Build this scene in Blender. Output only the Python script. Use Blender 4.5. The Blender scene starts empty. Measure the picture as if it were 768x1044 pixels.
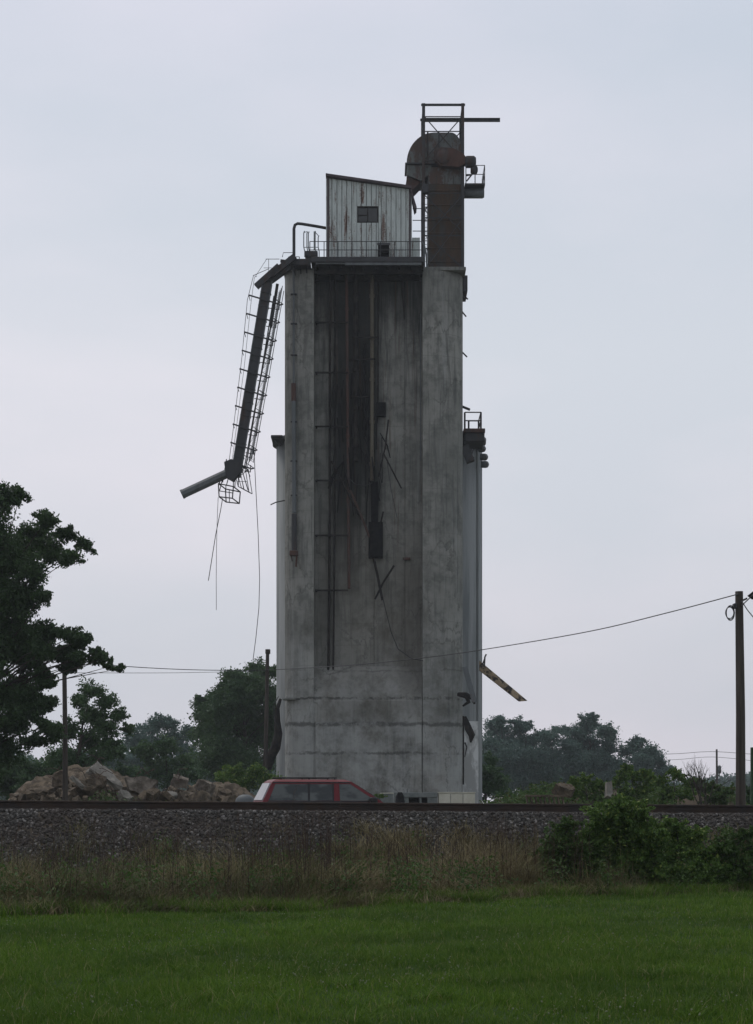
import bpy, math, random
import numpy as np
from mathutils import Vector, Matrix

random.seed(7)
RNG = np.random.default_rng(11)
scene = bpy.context.scene
COL = scene.collection
F = 2000.0; EYE = 1.6; HX, HY = 384.0, 816.0
GZ = 0.5                                   # ground level behind the railway

def P(px, py, Y):
    """world point of a measured position at distance Y (survey helper)"""
    return Vector(((px-HX)*Y/F, Y, EYE+(HY-py)*Y/F))

# ------------------------------------------------------------------ tagging
def tag(o, label=None, cat=None, group=None, kind=None):
    if label: o['label'] = label
    if cat: o['category'] = cat
    if group: o['group'] = group
    if kind: o['kind'] = kind
    return o

def thing(name, loc, label, cat, group=None, rz=0.0):
    o = bpy.data.objects.new(name, None); COL.objects.link(o)
    o.empty_display_size = 0.3
    o.location = loc; o.rotation_euler = (0, 0, rz)
    return tag(o, label, cat, group)

# ------------------------------------------------------------------ mesh builder
class MB:
    def __init__(s): s.v = []; s.f = []; s.sm = []
    def add(s, vs, fs, smooth=False):
        b = len(s.v); s.v += [tuple(p) for p in vs]
        for f in fs: s.f.append(tuple(i+b for i in f)); s.sm.append(smooth)
        return s
    def box(s, x0, x1, y0, y1, z0, z1):
        return s.add([(x0,y0,z0),(x1,y0,z0),(x1,y1,z0),(x0,y1,z0),(x0,y0,z1),(x1,y0,z1),(x1,y1,z1),(x0,y1,z1)],
              [(0,3,2,1),(4,5,6,7),(0,1,5,4),(1,2,6,5),(2,3,7,6),(3,0,4,7)])
    def bbox(s, x0, x1, y0, y1, z0, z1, b=0.01):
        """box with chamfered edges"""
        vs = []; 
        for sx in (0,1):
            for sy in (0,1):
                for sz in (0,1):
                    X=(x0,x1)[sx]; Y=(y0,y1)[sy]; Z=(z0,z1)[sz]
                    dx=b if sx==0 else -b; dy=b if sy==0 else -b; dz=b if sz==0 else -b
                    vs += [(X,Y+dy,Z+dz),(X+dx,Y,Z+dz),(X+dx,Y+dy,Z)]
        def i(sx,sy,sz,k): return (sx*4+sy*2+sz)*3+k
        fs = []
        for a in (0,1):
            fs.append((i(a,0,0,0),i(a,1,0,0),i(a,1,1,0),i(a,0,1,0)))
            fs.append((i(0,a,0,1),i(1,a,0,1),i(1,a,1,1),i(0,a,1,1)))
            fs.append((i(0,0,a,2),i(1,0,a,2),i(1,1,a,2),i(0,1,a,2)))
            for c in (0,1):
                fs.append((i(0,a,c,1),i(1,a,c,1),i(1,a,c,2),i(0,a,c,2)))
                fs.append((i(a,0,c,0),i(a,1,c,0),i(a,1,c,2),i(a,0,c,2)))
                fs.append((i(a,c,0,0),i(a,c,1,0),i(a,c,1,1),i(a,c,0,1)))
        for sx in (0,1):
            for sy in (0,1):
                for sz in (0,1): fs.append((i(sx,sy,sz,0),i(sx,sy,sz,1),i(sx,sy,sz,2)))
        return s.add(vs, fs)
    def tube(s, pts, rad, n=8, cap=True, smooth=True, squash=None):
        pts = [Vector(p) for p in pts]
        if not hasattr(rad, '__len__'): rad = [rad]*len(pts)
        vs = []; fs = []
        ref = None
        for k, p in enumerate(pts):
            a = pts[max(k-1,0)]; b = pts[min(k+1,len(pts)-1)]
            d = (b-a)
            if d.length < 1e-9: d = Vector((0,0,1))
            d.normalize()
            if ref is None:
                ref = Vector((0,0,1)) if abs(d.z) < 0.9 else Vector((0,-1,0))
            u = d.cross(ref); 
            if u.length < 1e-6: u = d.cross(Vector((1,0,0)))
            u.normalize(); w = u.cross(d).normalized(); ref = w
            for j in range(n):
                t = 2*math.pi*(j+0.5)/n
                vs.append(p + (u*math.cos(t)+w*math.sin(t))*rad[k])
        m = len(pts)
        for k in range(m-1):
            for j in range(n):
                a = k*n+j; b = k*n+(j+1)%n
                fs.append((a,b,b+n,a+n))
        s.add(vs, fs, smooth and n > 4)
        if cap:
            s.add(vs[:n], [tuple(range(n-1,-1,-1))]); s.add(vs[-n:], [tuple(range(n))])
        return s
    def bar(s, p, q, w, h=None, up=(0,-1,0)):
        """rectangular bar from p to q, w across, h along up"""
        h = h or w
        p = Vector(p); q = Vector(q); d = (q-p).normalized(); up = Vector(up)
        u = d.cross(up)
        if u.length < 1e-4: u = d.cross(Vector((1,0.01,0)))
        u.normalize(); v = u.cross(d).normalized()
        c = [(-1,-1),(1,-1),(1,1),(-1,1)]
        vs = [p+u*a*w/2+v*b*h/2 for a,b in c]+[q+u*a*w/2+v*b*h/2 for a,b in c]
        return s.add(vs, [(3,2,1,0),(4,5,6,7),(0,1,5,4),(1,2,6,5),(2,3,7,6),(3,0,4,7)])
    def prism_z(s, poly, z0, z1, smooth=False, caps=True, nz=1):
        n = len(poly)
        vs = [(x,y,z0+(z1-z0)*k/nz) for k in range(nz+1) for x,y in poly]
        fs = [(k*n+i, k*n+(i+1)%n, (k+1)*n+(i+1)%n, (k+1)*n+i) for k in range(nz) for i in range(n)]
        s.add(vs, fs, smooth)
        if caps:
            s.add([(x,y,z0) for x,y in poly], [tuple(range(n-1,-1,-1))]); s.add([(x,y,z1) for x,y in poly], [tuple(range(n))])
        return s
    def prism_y(s, poly, y0, y1, inset=0.0, smooth=False):
        """polygon in (x,z), extruded along y"""
        n = len(poly)
        vs = [(x,y0,z) for x,z in poly]+[(x,y1,z) for x,z in poly]
        s.add(vs, [(i,(i+1)%n,n+(i+1)%n,n+i) for i in range(n)], smooth)
        s.add([(x,y0,z) for x,z in poly],[tuple(range(n))]); s.add([(x,y1,z) for x,z in poly],[tuple(range(n-1,-1,-1))])
        return s
    def lathe(s, c, prof, n=24, axis='z', smooth=True):
        vs = []; fs = []
        for r, h in prof:
            for j in range(n):
                t = 2*math.pi*j/n; a = r*math.cos(t); b = r*math.sin(t)
                vs.append({'z':(c[0]+a,c[1]+b,c[2]+h),'x':(c[0]+h,c[1]+a,c[2]+b),'y':(c[0]+a,c[1]+h,c[2]+b)}[axis])
        for k in range(len(prof)-1):
            for j in range(n):
                fs.append((k*n+j,k*n+(j+1)%n,(k+1)*n+(j+1)%n,(k+1)*n+j))
        return s.add(vs, fs, smooth)
    def transform(s, M): s.v = [tuple(M @ Vector(p)) for p in s.v]; return s

def obj(name, mb, mat, parent=None, world=True, fix=True):
    """world=True: vertices given in world coordinates"""
    me = bpy.data.meshes.new(name)
    off = Vector((0,0,0))
    if parent is not None and world:
        off = Vector(parent.location)
        if parent.parent is not None and parent.parent.type == 'EMPTY': off = Vector(parent.parent.location)
        if parent.type == 'MESH' and parent.get('_off') is not None: off = Vector(parent['_off'])
    vs = [(x-off.x, y-off.y, z-off.z) for x,y,z in mb.v]
    me.from_pydata(vs, [], mb.f); me.polygons.foreach_set('use_smooth', mb.sm)
    me.validate()
    if fix:
        import bmesh
        bm = bmesh.new(); bm.from_mesh(me); bmesh.ops.recalc_face_normals(bm, faces=bm.faces); bm.to_mesh(me); bm.free()
    me.materials.append(mat)
    o = bpy.data.objects.new(name, me); COL.objects.link(o)
    if parent is not None: o.parent = parent
    return o

def solo(name, mb, mat, label, cat, group=None, kind=None, origin=None):
    """a top-level thing that is one mesh"""
    if origin is None:
        a = np.array(mb.v); origin = Vector((float(a[:,0].mean()), float(a[:,1].mean()), float(a[:,2].min())))
    o = obj(name, MBshift(mb, origin), mat); o.location = origin
    return tag(o, label, cat, group, kind)

def MBshift(mb, off):
    m = MB(); m.v = [(x-off[0],y-off[1],z-off[2]) for x,y,z in mb.v]; m.f = mb.f; m.sm = mb.sm; return m

def raw_mesh(name, verts, faces_n, idx, mat, smooth=False):
    """fast numpy mesh: verts (N,3), every face has faces_n corners, idx flat"""
    me = bpy.data.meshes.new(name)
    nf = len(idx)//faces_n
    me.vertices.add(len(verts)); me.vertices.foreach_set('co', np.ascontiguousarray(verts, dtype=np.float32).ravel())
    me.loops.add(len(idx)); me.loops.foreach_set('vertex_index', np.ascontiguousarray(idx, dtype=np.int32))
    me.polygons.add(nf); me.polygons.foreach_set('loop_start', np.arange(0, len(idx), faces_n, dtype=np.int32))
    me.polygons.foreach_set('use_smooth', np.full(nf, smooth))
    me.update(calc_edges=True)
    me.materials.append(mat)
    o = bpy.data.objects.new(name, me); COL.objects.link(o)
    return o

# ------------------------------------------------------------------ materials
class NT:
    def __init__(s, name):
        s.m = bpy.data.materials.new(name); s.m.use_nodes = True
        s.t = s.m.node_tree; s.b = s.t.nodes['Principled BSDF']; s.out = s.t.nodes['Material Output']
        s._co = None
    def n(s, typ, **kw):
        x = s.t.nodes.new(typ)
        for k, v in kw.items(): setattr(x, k, v)
        return x
    def link(s, a, b): s.t.links.new(a, b)
    def setin(s, sock, v):
        if hasattr(v, 'is_linked') or isinstance(v, bpy.types.NodeSocket): s.link(v, sock)
        else: sock.default_value = v
    def co(s):
        if s._co is None: s._co = s.n('ShaderNodeTexCoord').outputs['Object']
        return s._co
    def noise(s, scale=1.0, detail=4, rough=0.6, stretch=(1,1,1), dist=0.0, off=(0,0,0)):
        mp = s.n('ShaderNodeMapping'); mp.inputs['Scale'].default_value = stretch; mp.inputs['Location'].default_value = off
        s.link(s.co(), mp.inputs['Vector'])
        t = s.n('ShaderNodeTexNoise'); t.inputs['Scale'].default_value = scale; t.inputs['Detail'].default_value = detail
        t.inputs['Roughness'].default_value = rough; t.inputs['Distortion'].default_value = dist
        s.link(mp.outputs[0], t.inputs['Vector']); return t.outputs['Fac']
    def xyz(s):
        x = s.n('ShaderNodeSeparateXYZ'); s.link(s.co(), x.inputs[0]); return x.outputs
    def math(s, op, a, b=0.0, c=None, clamp=False):
        x = s.n('ShaderNodeMath', operation=op, use_clamp=clamp)
        s.setin(x.inputs[0], a); s.setin(x.inputs[1], b)
        if c is not None: s.setin(x.inputs[2], c)
        return x.outputs[0]
    def mr(s, v, a, b, c=0.0, d=1.0, smooth=True):
        x = s.n('ShaderNodeMapRange'); x.interpolation_type = 'SMOOTHSTEP' if smooth else 'LINEAR'
        s.setin(x.inputs['Value'], v)
        for k, q in zip(('From Min','From Max','To Min','To Max'), (a,b,c,d)): x.inputs[k].default_value = q
        return x.outputs[0]
    def mix(s, fac, a, b, mode='MIX'):
        x = s.n('ShaderNodeMix', data_type='RGBA', blend_type=mode)
        s.setin(x.inputs[0], fac)
        s.setin(x.inputs[6], a if not isinstance(a, tuple) else (*a[:3],1)); s.setin(x.inputs[7], b if not isinstance(b, tuple) else (*b[:3],1))
        return x.outputs[2]
    def bump(s, h, dist=0.02, strength=0.6):
        x = s.n('ShaderNodeBump'); x.inputs['Distance'].default_value = dist; x.inputs['Strength'].default_value = strength
        s.link(h, x.inputs['Height']); s.link(x.outputs[0], s.b.inputs['Normal'])
    def island(s):
        return s.n('ShaderNodeNewGeometry').outputs['Random Per Island']
    def fin(s, col, rough=0.8, metal=0.0, spec=None):
        s.setin(s.b.inputs['Base Color'], col if not isinstance(col, tuple) else (*col[:3],1))
        s.setin(s.b.inputs['Roughness'], rough); s.b.inputs['Metallic'].default_value = metal
        if spec is not None: s.b.inputs['Specular IOR Level'].default_value = spec
        return s.m

def m_noise(name, c1, c2, scale=2.0, rough=0.8, bump=0.01, bscale=None, stretch=(1,1,1), lo=0.35, hi=0.65, metal=0.0, detail=6, spec=0.3):
    q = NT(name)
    f = q.mr(q.noise(scale, detail, 0.65, stretch), lo, hi)
    if bump: q.bump(q.noise(bscale or scale*4, 5), bump)
    return q.fin(q.mix(f, c1, c2), rough, metal, spec)

def m_rust(name, paint, rust=(0.085,0.04,0.022), amount=0.5, streak=0.15, scale=1.5, rough=0.7, metal=0.0):
    q = NT(name)
    a = q.noise(scale, 8, 0.7, (1,1,streak)); b = q.noise(scale*5, 5, 0.7)
    f = q.mr(q.math('ADD', q.math('MULTIPLY', a, 0.75), q.math('MULTIPLY', b, 0.25)), 0.62-amount*0.25, 0.70-amount*0.22)
    c = q.mix(f, paint, rust)
    dirt = q.mr(q.noise(scale*2.3, 6, 0.7, (1,1,streak*1.5), off=(5,2,8)), 0.4, 0.7)
    c = q.mix(q.math('MULTIPLY', dirt, 0.5), c, tuple(x*0.45 for x in paint))
    q.bump(b, 0.006, 0.5)
    return q.fin(c, rough, metal, 0.3)

def m_leaf(name, dark, light, warm=None, transl=0.25):
    q = NT(name)
    r = q.island(); n = q.noise(0.55, 3)
    f = q.math('ADD', q.math('MULTIPLY', r, 0.55), q.math('MULTIPLY', q.mr(n,0.35,0.65), 0.45))
    c = q.mix(f, dark, light)
    if warm: c = q.mix(q.mr(r, 0.86, 0.97), c, warm)
    q.fin(c, 0.6, 0.0, 0.25)
    t = q.n('ShaderNodeBsdfTranslucent'); q.link(c, t.inputs[0])
    mx = q.n('ShaderNodeMixShader'); mx.inputs[0].default_value = transl
    q.link(q.b.outputs[0], mx.inputs[1]); q.link(t.outputs[0], mx.inputs[2]); q.link(mx.outputs[0], q.out.inputs[0])
    return q.m

def concrete(name, tank=False, base=False, recess=False):
    q = NT(name); x, y, z = q.xyz()[:3]
    big = q.noise(0.22, 8, 0.65); med = q.noise(1.1, 7, 0.7, off=(3,7,1)); fine = q.noise(9, 5, 0.7)
    stre = q.noise(1.3, 6, 0.65, (1.6,1.6,0.07)); stre2 = q.noise(3.2, 5, 0.7, (1.6,1.6,0.10), off=(9,1,4))
    c = q.mix(q.mr(big,0.36,0.64), (0.178,0.184,0.168), (0.29,0.293,0.268))
    c = q.mix(q.math('MULTIPLY', q.mr(med,0.45,0.66), 0.65), c, (0.10,0.106,0.097))
    c = q.mix(q.math('MULTIPLY', q.mr(stre2,0.48,0.66), 0.55), c, (0.07,0.078,0.074))
    c = q.mix(q.math('MULTIPLY', q.mr(stre,0.56,0.66), 0.30), c, (0.33,0.345,0.335))
    c = q.mix(q.math('MULTIPLY', q.mr(fine,0.55,0.75), 0.30), c, (0.30,0.31,0.30))
    # pour lines
    fz = q.math('FRACT', q.math('MULTIPLY', q.math('ADD', z, q.math('MULTIPLY', med, 0.05)), 0.82))
    line = q.math('SUBTRACT', 1.0, q.mr(fz, 0.0, 0.045))
    c = q.mix(q.math('MULTIPLY', q.math('MULTIPLY', line, q.mr(big,0.3,0.7)), 0.42), c, (0.08,0.082,0.078))
    # old pale render near the foot, flaked off in places
    lowm = q.math('MULTIPLY', q.mr(z, 13, 3), q.mr(q.noise(0.55, 8, 0.7, off=(2,2,2)), 0.34, 0.60))
    c = q.mix(q.math('MULTIPLY', lowm, 0.6), c, (0.43,0.45,0.44))
    brown = q.math('MULTIPLY', q.mr(q.noise(0.5, 8, 0.7, (1,1,0.8), off=(11,3,6)), 0.48, 0.70), q.mr(z, 17, 9))
    c = q.mix(q.math('MULTIPLY', brown, 0.72), c, (0.085,0.08,0.066))
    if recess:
        # soot and rust streaks; the deck's shadow is also painted dark up top
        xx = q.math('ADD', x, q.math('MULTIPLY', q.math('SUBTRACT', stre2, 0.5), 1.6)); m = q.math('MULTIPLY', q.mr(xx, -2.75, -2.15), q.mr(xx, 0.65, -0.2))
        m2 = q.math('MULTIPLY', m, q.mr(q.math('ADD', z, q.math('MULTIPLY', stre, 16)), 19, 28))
        deck_shade = q.mr(q.math('ADD', z, q.math('MULTIPLY', stre2, 8)), 28, 34.5)
        mm = q.math('MAXIMUM', m2, deck_shade)
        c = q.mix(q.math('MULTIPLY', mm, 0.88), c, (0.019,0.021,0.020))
        tn = q.math('MULTIPLY', q.mr(z, 2, 9), q.mr(z, 20, 13)); c = q.mix(q.math('MULTIPLY', tn, 0.30), c, (0.13,0.118,0.092))
        rs = q.math('MULTIPLY', q.mr(q.noise(2.6, 5, 0.6, (2,2,0.05), off=(1,4,4)), 0.56, 0.66), q.mr(z, 12, 20))
        c = q.mix(q.math('MULTIPLY', rs, 0.5), c, (0.075,0.042,0.025))
    wob = q.math('MULTIPLY', q.math('SUBTRACT', q.noise(1.7, 6, 0.8, off=(4,4,4)), 0.5), 0.5)
    zz = q.math('ADD', z, wob)
    for zc, wd, st in ((6.72,.11,.75),(5.30,.16,.65),(3.69,.10,.55),(8.3,.07,.35)):
        d = q.math('ABSOLUTE', q.math('SUBTRACT', zz, zc)); k = q.math('MULTIPLY', q.mr(d, wd, wd*0.3), q.mr(q.noise(0.9, 5, 0.7, off=(zc,1,2)), 0.42, 0.55))
        c = q.mix(q.math('MULTIPLY', k, st), c, (0.04,0.04,0.036))
    # fine cracks
    mpv = q.n('ShaderNodeMapping'); mpv.inputs['Scale'].default_value = (.5,.5,.28); q.link(q.co(), mpv.inputs['Vector'])
    nd = q.n('ShaderNodeVectorMath', operation='ADD'); q.link(mpv.outputs[0], nd.inputs[0])
    cb = q.n('ShaderNodeCombineXYZ'); q.link(q.math('MULTIPLY', med, 0.8), cb.inputs[0]); q.link(q.math('MULTIPLY', stre, 0.5), cb.inputs[2]); q.link(cb.outputs[0], nd.inputs[1])
    vo = q.n('ShaderNodeTexVoronoi', feature='DISTANCE_TO_EDGE'); vo.inputs['Scale'].default_value = 1.0; q.link(nd.outputs[0], vo.inputs['Vector'])
    ck = q.math('MULTIPLY', q.mr(vo.outputs['Distance'], 0.022, 0.006), q.mr(big, 0.46, 0.56))
    c = q.mix(q.math('MULTIPLY', ck, 0.45), c, (0.06,0.06,0.055))
    # brown damp patch beside the right seam
    px_ = q.math('MULTIPLY', q.mr(q.math('ADD', x, wob), 0.9, 1.6), q.mr(x, 2.5, 2.46)); pz_ = q.math('MULTIPLY', q.mr(q.math('ADD', z, wob), 6.6, 7.6), q.mr(q.math('ADD', z, wob), 14.6, 13.6))
    c = q.mix(q.math('MULTIPLY', q.math('MULTIPLY', px_, pz_), 0.38), c, (0.075,0.07,0.058))
    h = q.math('ADD', q.math('MULTIPLY', fine, 0.4), med)
    q.bump(h, 0.03, 0.5)
    return q.fin(c, 0.95, 0, 0.06)

M = {}
M['concrete'] = concrete('weathered_concrete')
M['concrete_recess'] = concrete('stained_shaded_concrete', recess=True)
M['concrete_tank'] = m_noise('tank_concrete', (0.15,0.165,0.165), (0.27,0.285,0.28), 0.9, 0.9, 0.02, stretch=(1.5,1.5,0.12))
M['white_render'] = m_noise('white_render', (0.34,0.35,0.34), (0.66,0.68,0.67), 0.8, 0.9, 0.02, stretch=(1.3,1.3,0.6), lo=.42, hi=.56)
M['dark_steel'] = m_rust('dark_steel', (0.04,0.042,0.045), (0.05,0.032,0.024), 0.4, rough=0.6)
M['grey_steel'] = m_rust('grey_steel', (0.12,0.135,0.14), (0.08,0.042,0.026), 0.25, rough=0.6)
M['rusty_steel'] = m_rust('rusty_steel', (0.07,0.055,0.05), (0.085,0.045,0.034), 0.75, rough=0.85)
M['casing'] = m_rust('casing_sheet', (0.06,0.056,0.05), (0.075,0.048,0.03), 0.7, 0.3, rough=0.85)
M['hood_metal'] = m_rust('hood_metal', (0.12,0.135,0.13), (0.07,0.04,0.028), 0.66, 0.3, 1.2, rough=0.6)
M['siding'] = m_rust('painted_siding', (0.52,0.575,0.55), (0.12,0.06,0.038), 0.46, 0.12, 2.6, rough=0.75)
M['tar'] = m_noise('roof_tar', (0.05,0.04,0.045), (0.09,0.07,0.072), 2)
M['soot'] = m_noise('sooty_timber', (0.014,0.014,0.014), (0.04,0.036,0.032), 2, 0.95, spec=0.05)
M['tan_pipe'] = m_rust('tan_pipe', (0.125,0.115,0.085), (0.06,0.045,0.03), 0.6, 0.1)
M['box_black'] = m_noise('black_box', (0.008,0.008,0.009), (0.02,0.02,0.02), 3, spec=0.03)
M['wire'] = m_noise('wire', (0.02,0.022,0.025), (0.03,0.03,0.03), 3, 0.6, 0)
M['timber_yellow'] = m_noise('weathered_yellow_timber', (0.30,0.235,0.15), (0.035,0.03,0.026), 2.6, 0.85, 0.01, stretch=(1,1,1), lo=.47, hi=.56)
M['pole_wood'] = m_noise('creosoted_wood', (0.035,0.03,0.026), (0.085,0.072,0.06), 2.5, 0.9, 0.01, stretch=(3,3,0.15))
M['bark'] = m_noise('bark', (0.03,0.026,0.022), (0.07,0.06,0.05), 3, 0.95, 0.02, stretch=(2,2,0.5))
M['glass'] = m_noise('old_window_glass', (0.006,0.008,0.008), (0.02,0.024,0.024), 3, 0.3, 0, spec=0.6)
M['leaf_near'] = m_leaf('leaf_dark', (0.022,0.048,0.018), (0.065,0.118,0.040))
M['leaf_mid'] = m_leaf('leaf_mid', (0.034,0.078,0.032), (0.088,0.155,0.06))
M['leaf_far_haze_tint'] = m_leaf('leaf_far_haze_tint', (0.055,0.105,0.085), (0.11,0.18,0.145))  # pale blue-green: distance haze painted into the leaf colour
M['leaf_shrub'] = m_leaf('leaf_shrub', (0.042,0.090,0.018), (0.14,0.24,0.048), (0.22,0.28,0.065))
M['leaf_weed'] = m_leaf('leaf_weed', (0.035,0.075,0.018), (0.095,0.165,0.038), (0.10,0.085,0.04))
M['rubble'] = m_noise('broken_concrete', (0.10,0.085,0.066), (0.25,0.22,0.18), 2.2, 0.95, 0.08)
M['rubble_dark'] = m_noise('broken_concrete_earthy', (0.055,0.043,0.029), (0.17,0.135,0.095), 2.0, 0.95, 0.08)
M['rubble_grey'] = m_noise('broken_concrete_grey', (0.15,0.142,0.122), (0.29,0.275,0.24), 1.3, 0.95, 0.04)
M['soil'] = m_noise('soil', (0.045,0.036,0.026), (0.12,0.095,0.068), 0.8, 0.95, 0.05)
M['cream_paint'] = m_noise('cream_painted_metal', (0.52,0.51,0.41), (0.64,0.63,0.53), 1.5, 0.6, 0.003)
M['grey_paint'] = m_noise('grey_painted_metal', (0.11,0.13,0.125), (0.2,0.22,0.21), 2, 0.6, 0.003)
# ballast, one random tone per stone
q = NT('ballast_stone'); r = q.island()
c = q.mix(r, (0.036,0.034,0.031), (0.105,0.102,0.094)); c = q.mix(q.mr(r,0.88,0.97), c, (0.25,0.24,0.225))
c = q.mix(q.math('MULTIPLY', q.mr(q.noise(0.5,5),0.45,0.65), 0.55), c, (0.06,0.046,0.038))
q.bump(q.noise(30,3), 0.004); M['ballast'] = q.fin(c, 0.9, 0, 0.2)
# lawn blade
q = NT('lawn_blade'); r = q.island(); n = q.mr(q.noise(0.35,4),0.35,0.65); n2 = q.mr(q.noise(2.2,4,off=(3,3,0)),0.4,0.66)
c = q.mix(r, (0.040,0.108,0.008), (0.15,0.25,0.03)); c = q.mix(q.math('MULTIPLY', n, 0.65), c, (0.034,0.075,0.012))
c = q.mix(q.math('MULTIPLY', n2, 0.35), c, (0.13,0.19,0.03)); c = q.mix(q.mr(r,0.92,0.98), c, (0.24,0.23,0.10))
q.fin(c, 0.6, 0, 0.1)
tb = q.n('ShaderNodeBsdfTranslucent'); q.link(c, tb.inputs[0]); mxb = q.n('ShaderNodeMixShader'); mxb.inputs[0].default_value = .35
q.link(q.b.outputs[0], mxb.inputs[1]); q.link(tb.outputs[0], mxb.inputs[2]); q.link(mxb.outputs[0], q.out.inputs[0]); M['blade'] = q.m
q = NT('lawn_soil'); n = q.noise(14, 6, 0.7); n2 = q.mr(q.noise(0.35,4),0.35,0.65)
c = q.mix(n, (0.014,0.030,0.008), (0.04,0.078,0.018)); q.bump(n, 0.03); M['lawn'] = q.fin(c, 0.95, 0, 0.1)
# dry grass
q = NT('dry_blade'); r = q.island(); gx, gy, gz = q.xyz()[:3]; n = q.mr(q.noise(0.45,5,0.6),0.42,0.60)
c = q.mix(r, (0.10,0.085,0.042), (0.33,0.28,0.145)); c = q.mix(q.math('MULTIPLY', n, 0.8), c, (0.075,0.062,0.036))
c = q.mix(q.mr(r,0.66,0.84), c, (0.06,0.095,0.024)); c = q.mix(q.math('MULTIPLY', q.math('MULTIPLY', q.mr(gx,-1.2,0.3), q.mr(gx,3.2,2.2)), q.mr(r,0.3,0.6)), c, (0.27,0.23,0.125)); M['dry'] = q.fin(c, 0.8, 0, 0.15)
M['stalk'] = m_noise('dead_stalk', (0.035,0.022,0.017), (0.075,0.05,0.036), 3, 0.9, 0)
M['bank'] = m_noise('embankment_soil', (0.028,0.024,0.018), (0.07,0.056,0.04), 1.6, 0.95, 0.04)
M['ground'] = m_noise('yard_ground', (0.06,0.07,0.035), (0.13,0.115,0.08), 0.15, 0.95, 0.03)
M['rail'] = m_rust('rail_steel', (0.03,0.025,0.022), (0.04,0.026,0.018), 0.8, 1.0, rough=0.7)
M['sleeper'] = m_noise('sleeper_wood', (0.04,0.032,0.026), (0.09,0.075,0.06), 3, 0.95, 0.01)
# car
q = NT('red_car_paint'); n = q.noise(1.5,5)
q.fin(q.mix(n, (0.12,0.006,0.011), (0.155,0.009,0.014)), 0.5, 0.0, 0.35); q.b.inputs['Coat Weight'].default_value = 0.06; M['car'] = q.m
q = NT('tinted_glass'); q.fin(q.mix(q.mr(q.noise(1.6,3,.5,(1,1,2)),.4,.6), (0.02,0.024,0.024), (0.085,0.095,0.09)), 0.08, 0, 0.5); M['carglass'] = q.m
q = NT('rear_glass_painted_reflection'); q.fin(q.mix(q.noise(3), (0.30,0.32,0.33), (0.5,0.52,0.54)), 0.25, 0, 0.5); M['rearglass'] = q.m  # white sky reflection painted into the rear glass colour
M['rubber'] = m_noise('rubber', (0.015,0.015,0.015), (0.03,0.03,0.03), 4, 0.85, 0)
M['alloy'] = m_noise('alloy', (0.4,0.4,0.4), (0.5,0.5,0.5), 4, 0.35, 0, metal=0.8)
M['plastic'] = m_noise('black_plastic', (0.02,0.02,0.022), (0.03,0.03,0.03), 4, 0.6, 0)
M['lampred'] = m_noise('red_lens', (0.2,0.01,0.01), (0.25,0.015,0.012), 4, 0.2, 0)
M['lampclear'] = m_noise('clear_lens', (0.5,0.5,0.5), (0.6,0.6,0.6), 4, 0.15, 0)

# ================================================================== SETTING
def sst(a, b, x): t = min(1, max(0, (x-a)/(b-a))); return t*t*(3-2*t)
def grade(X): return -0.0065*max(-30, min(30, X))
def edge(X):                                # where the mown lawn stops
    return max(24.5, min(35.6, 29.9+X*0.74 + 0.35*math.sin(X*0.9)+0.2*math.sin(X*2.3+1)))
def height(X, Y):
    h = 0.03*math.sin(X*0.5+1)*math.sin(Y*0.4)
    if Y > 35.6: 
        top = 1.33+grade(X)
        if Y < 39.0: h = h*(1-sst(35.6,36.5,Y)) + (top+0.0)*max(0,(Y-35.9))/3.1 if Y > 35.9 else h
        elif Y < 43.4: h = top
        elif Y < 46.5: h = top+(GZ-top)*(Y-43.4)/3.1
        else: h = GZ
    return h

def strip(name, xs, ys, mat, zf=height, dz=0.0):
    xs = np.array(xs); ys = np.array(ys)
    v = np.array([(x, y, zf(x,y)+dz) for y in ys for x in xs]); nx = len(xs); idx = []
    for j in range(len(ys)-1):
        for i in range(nx-1): idx += [j*nx+i, j*nx+i+1, (j+1)*nx+i+1, (j+1)*nx+i]
    o = raw_mesh(name, v, 4, idx, mat, True); o['kind'] = 'structure'; return o
xs = sorted(set([-700,-400,-200,-120,-80,-60,-50,-42,-36,-30]+[round(v,2) for v in np.arange(-30,30.01,0.75)]+[36,42,50,60,80,120,200,400,700]))
strip('lawn', xs, list(np.arange(-40,20,4))+list(np.arange(20,35.6,0.6))+[35.6], M['lawn'])
strip('embankment', xs, [35.6,35.9]+list(np.arange(36.1,39.0,0.25))+[39.0,41.0,43.4,44.2,45.3,46.5], M['bank'])
strip('ground', xs, [46.5,60,80,100,120,150,200,300,450,740], M['ground'])

# ------------------------------------------------ ballast stones (stuff)
def ico():
    t = (1+5**.5)/2
    v = np.array([(-1,t,0),(1,t,0),(-1,-t,0),(1,-t,0),(0,-1,t),(0,1,t),(0,-1,-t),(0,1,-t),(t,0,-1),(t,0,1),(-t,0,-1),(-t,0,1)], float)
    v /= np.linalg.norm(v[0])
    f = np.array([(0,11,5),(0,5,1),(0,1,7),(0,7,10),(0,10,11),(1,5,9),(5,11,4),(11,10,2),(10,7,6),(7,1,8),(3,9,4),(3,4,2),(3,2,6),(3,6,8),(3,8,9),(4,9,5),(2,4,11),(6,2,10),(8,6,7),(9,8,1)])
    return v, f
def rand_rot(n):
    qv = RNG.normal(size=(n,4)); qv /= np.linalg.norm(qv,axis=1)[:,None]
    w,x,y,z = qv.T
    return np.stack([1-2*(y*y+z*z),2*(x*y-z*w),2*(x*z+y*w),2*(x*y+z*w),1-2*(x*x+z*z),2*(y*z-x*w),2*(x*z-y*w),2*(y*z+x*w),1-2*(x*x+y*y)],1).reshape(n,3,3)
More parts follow.
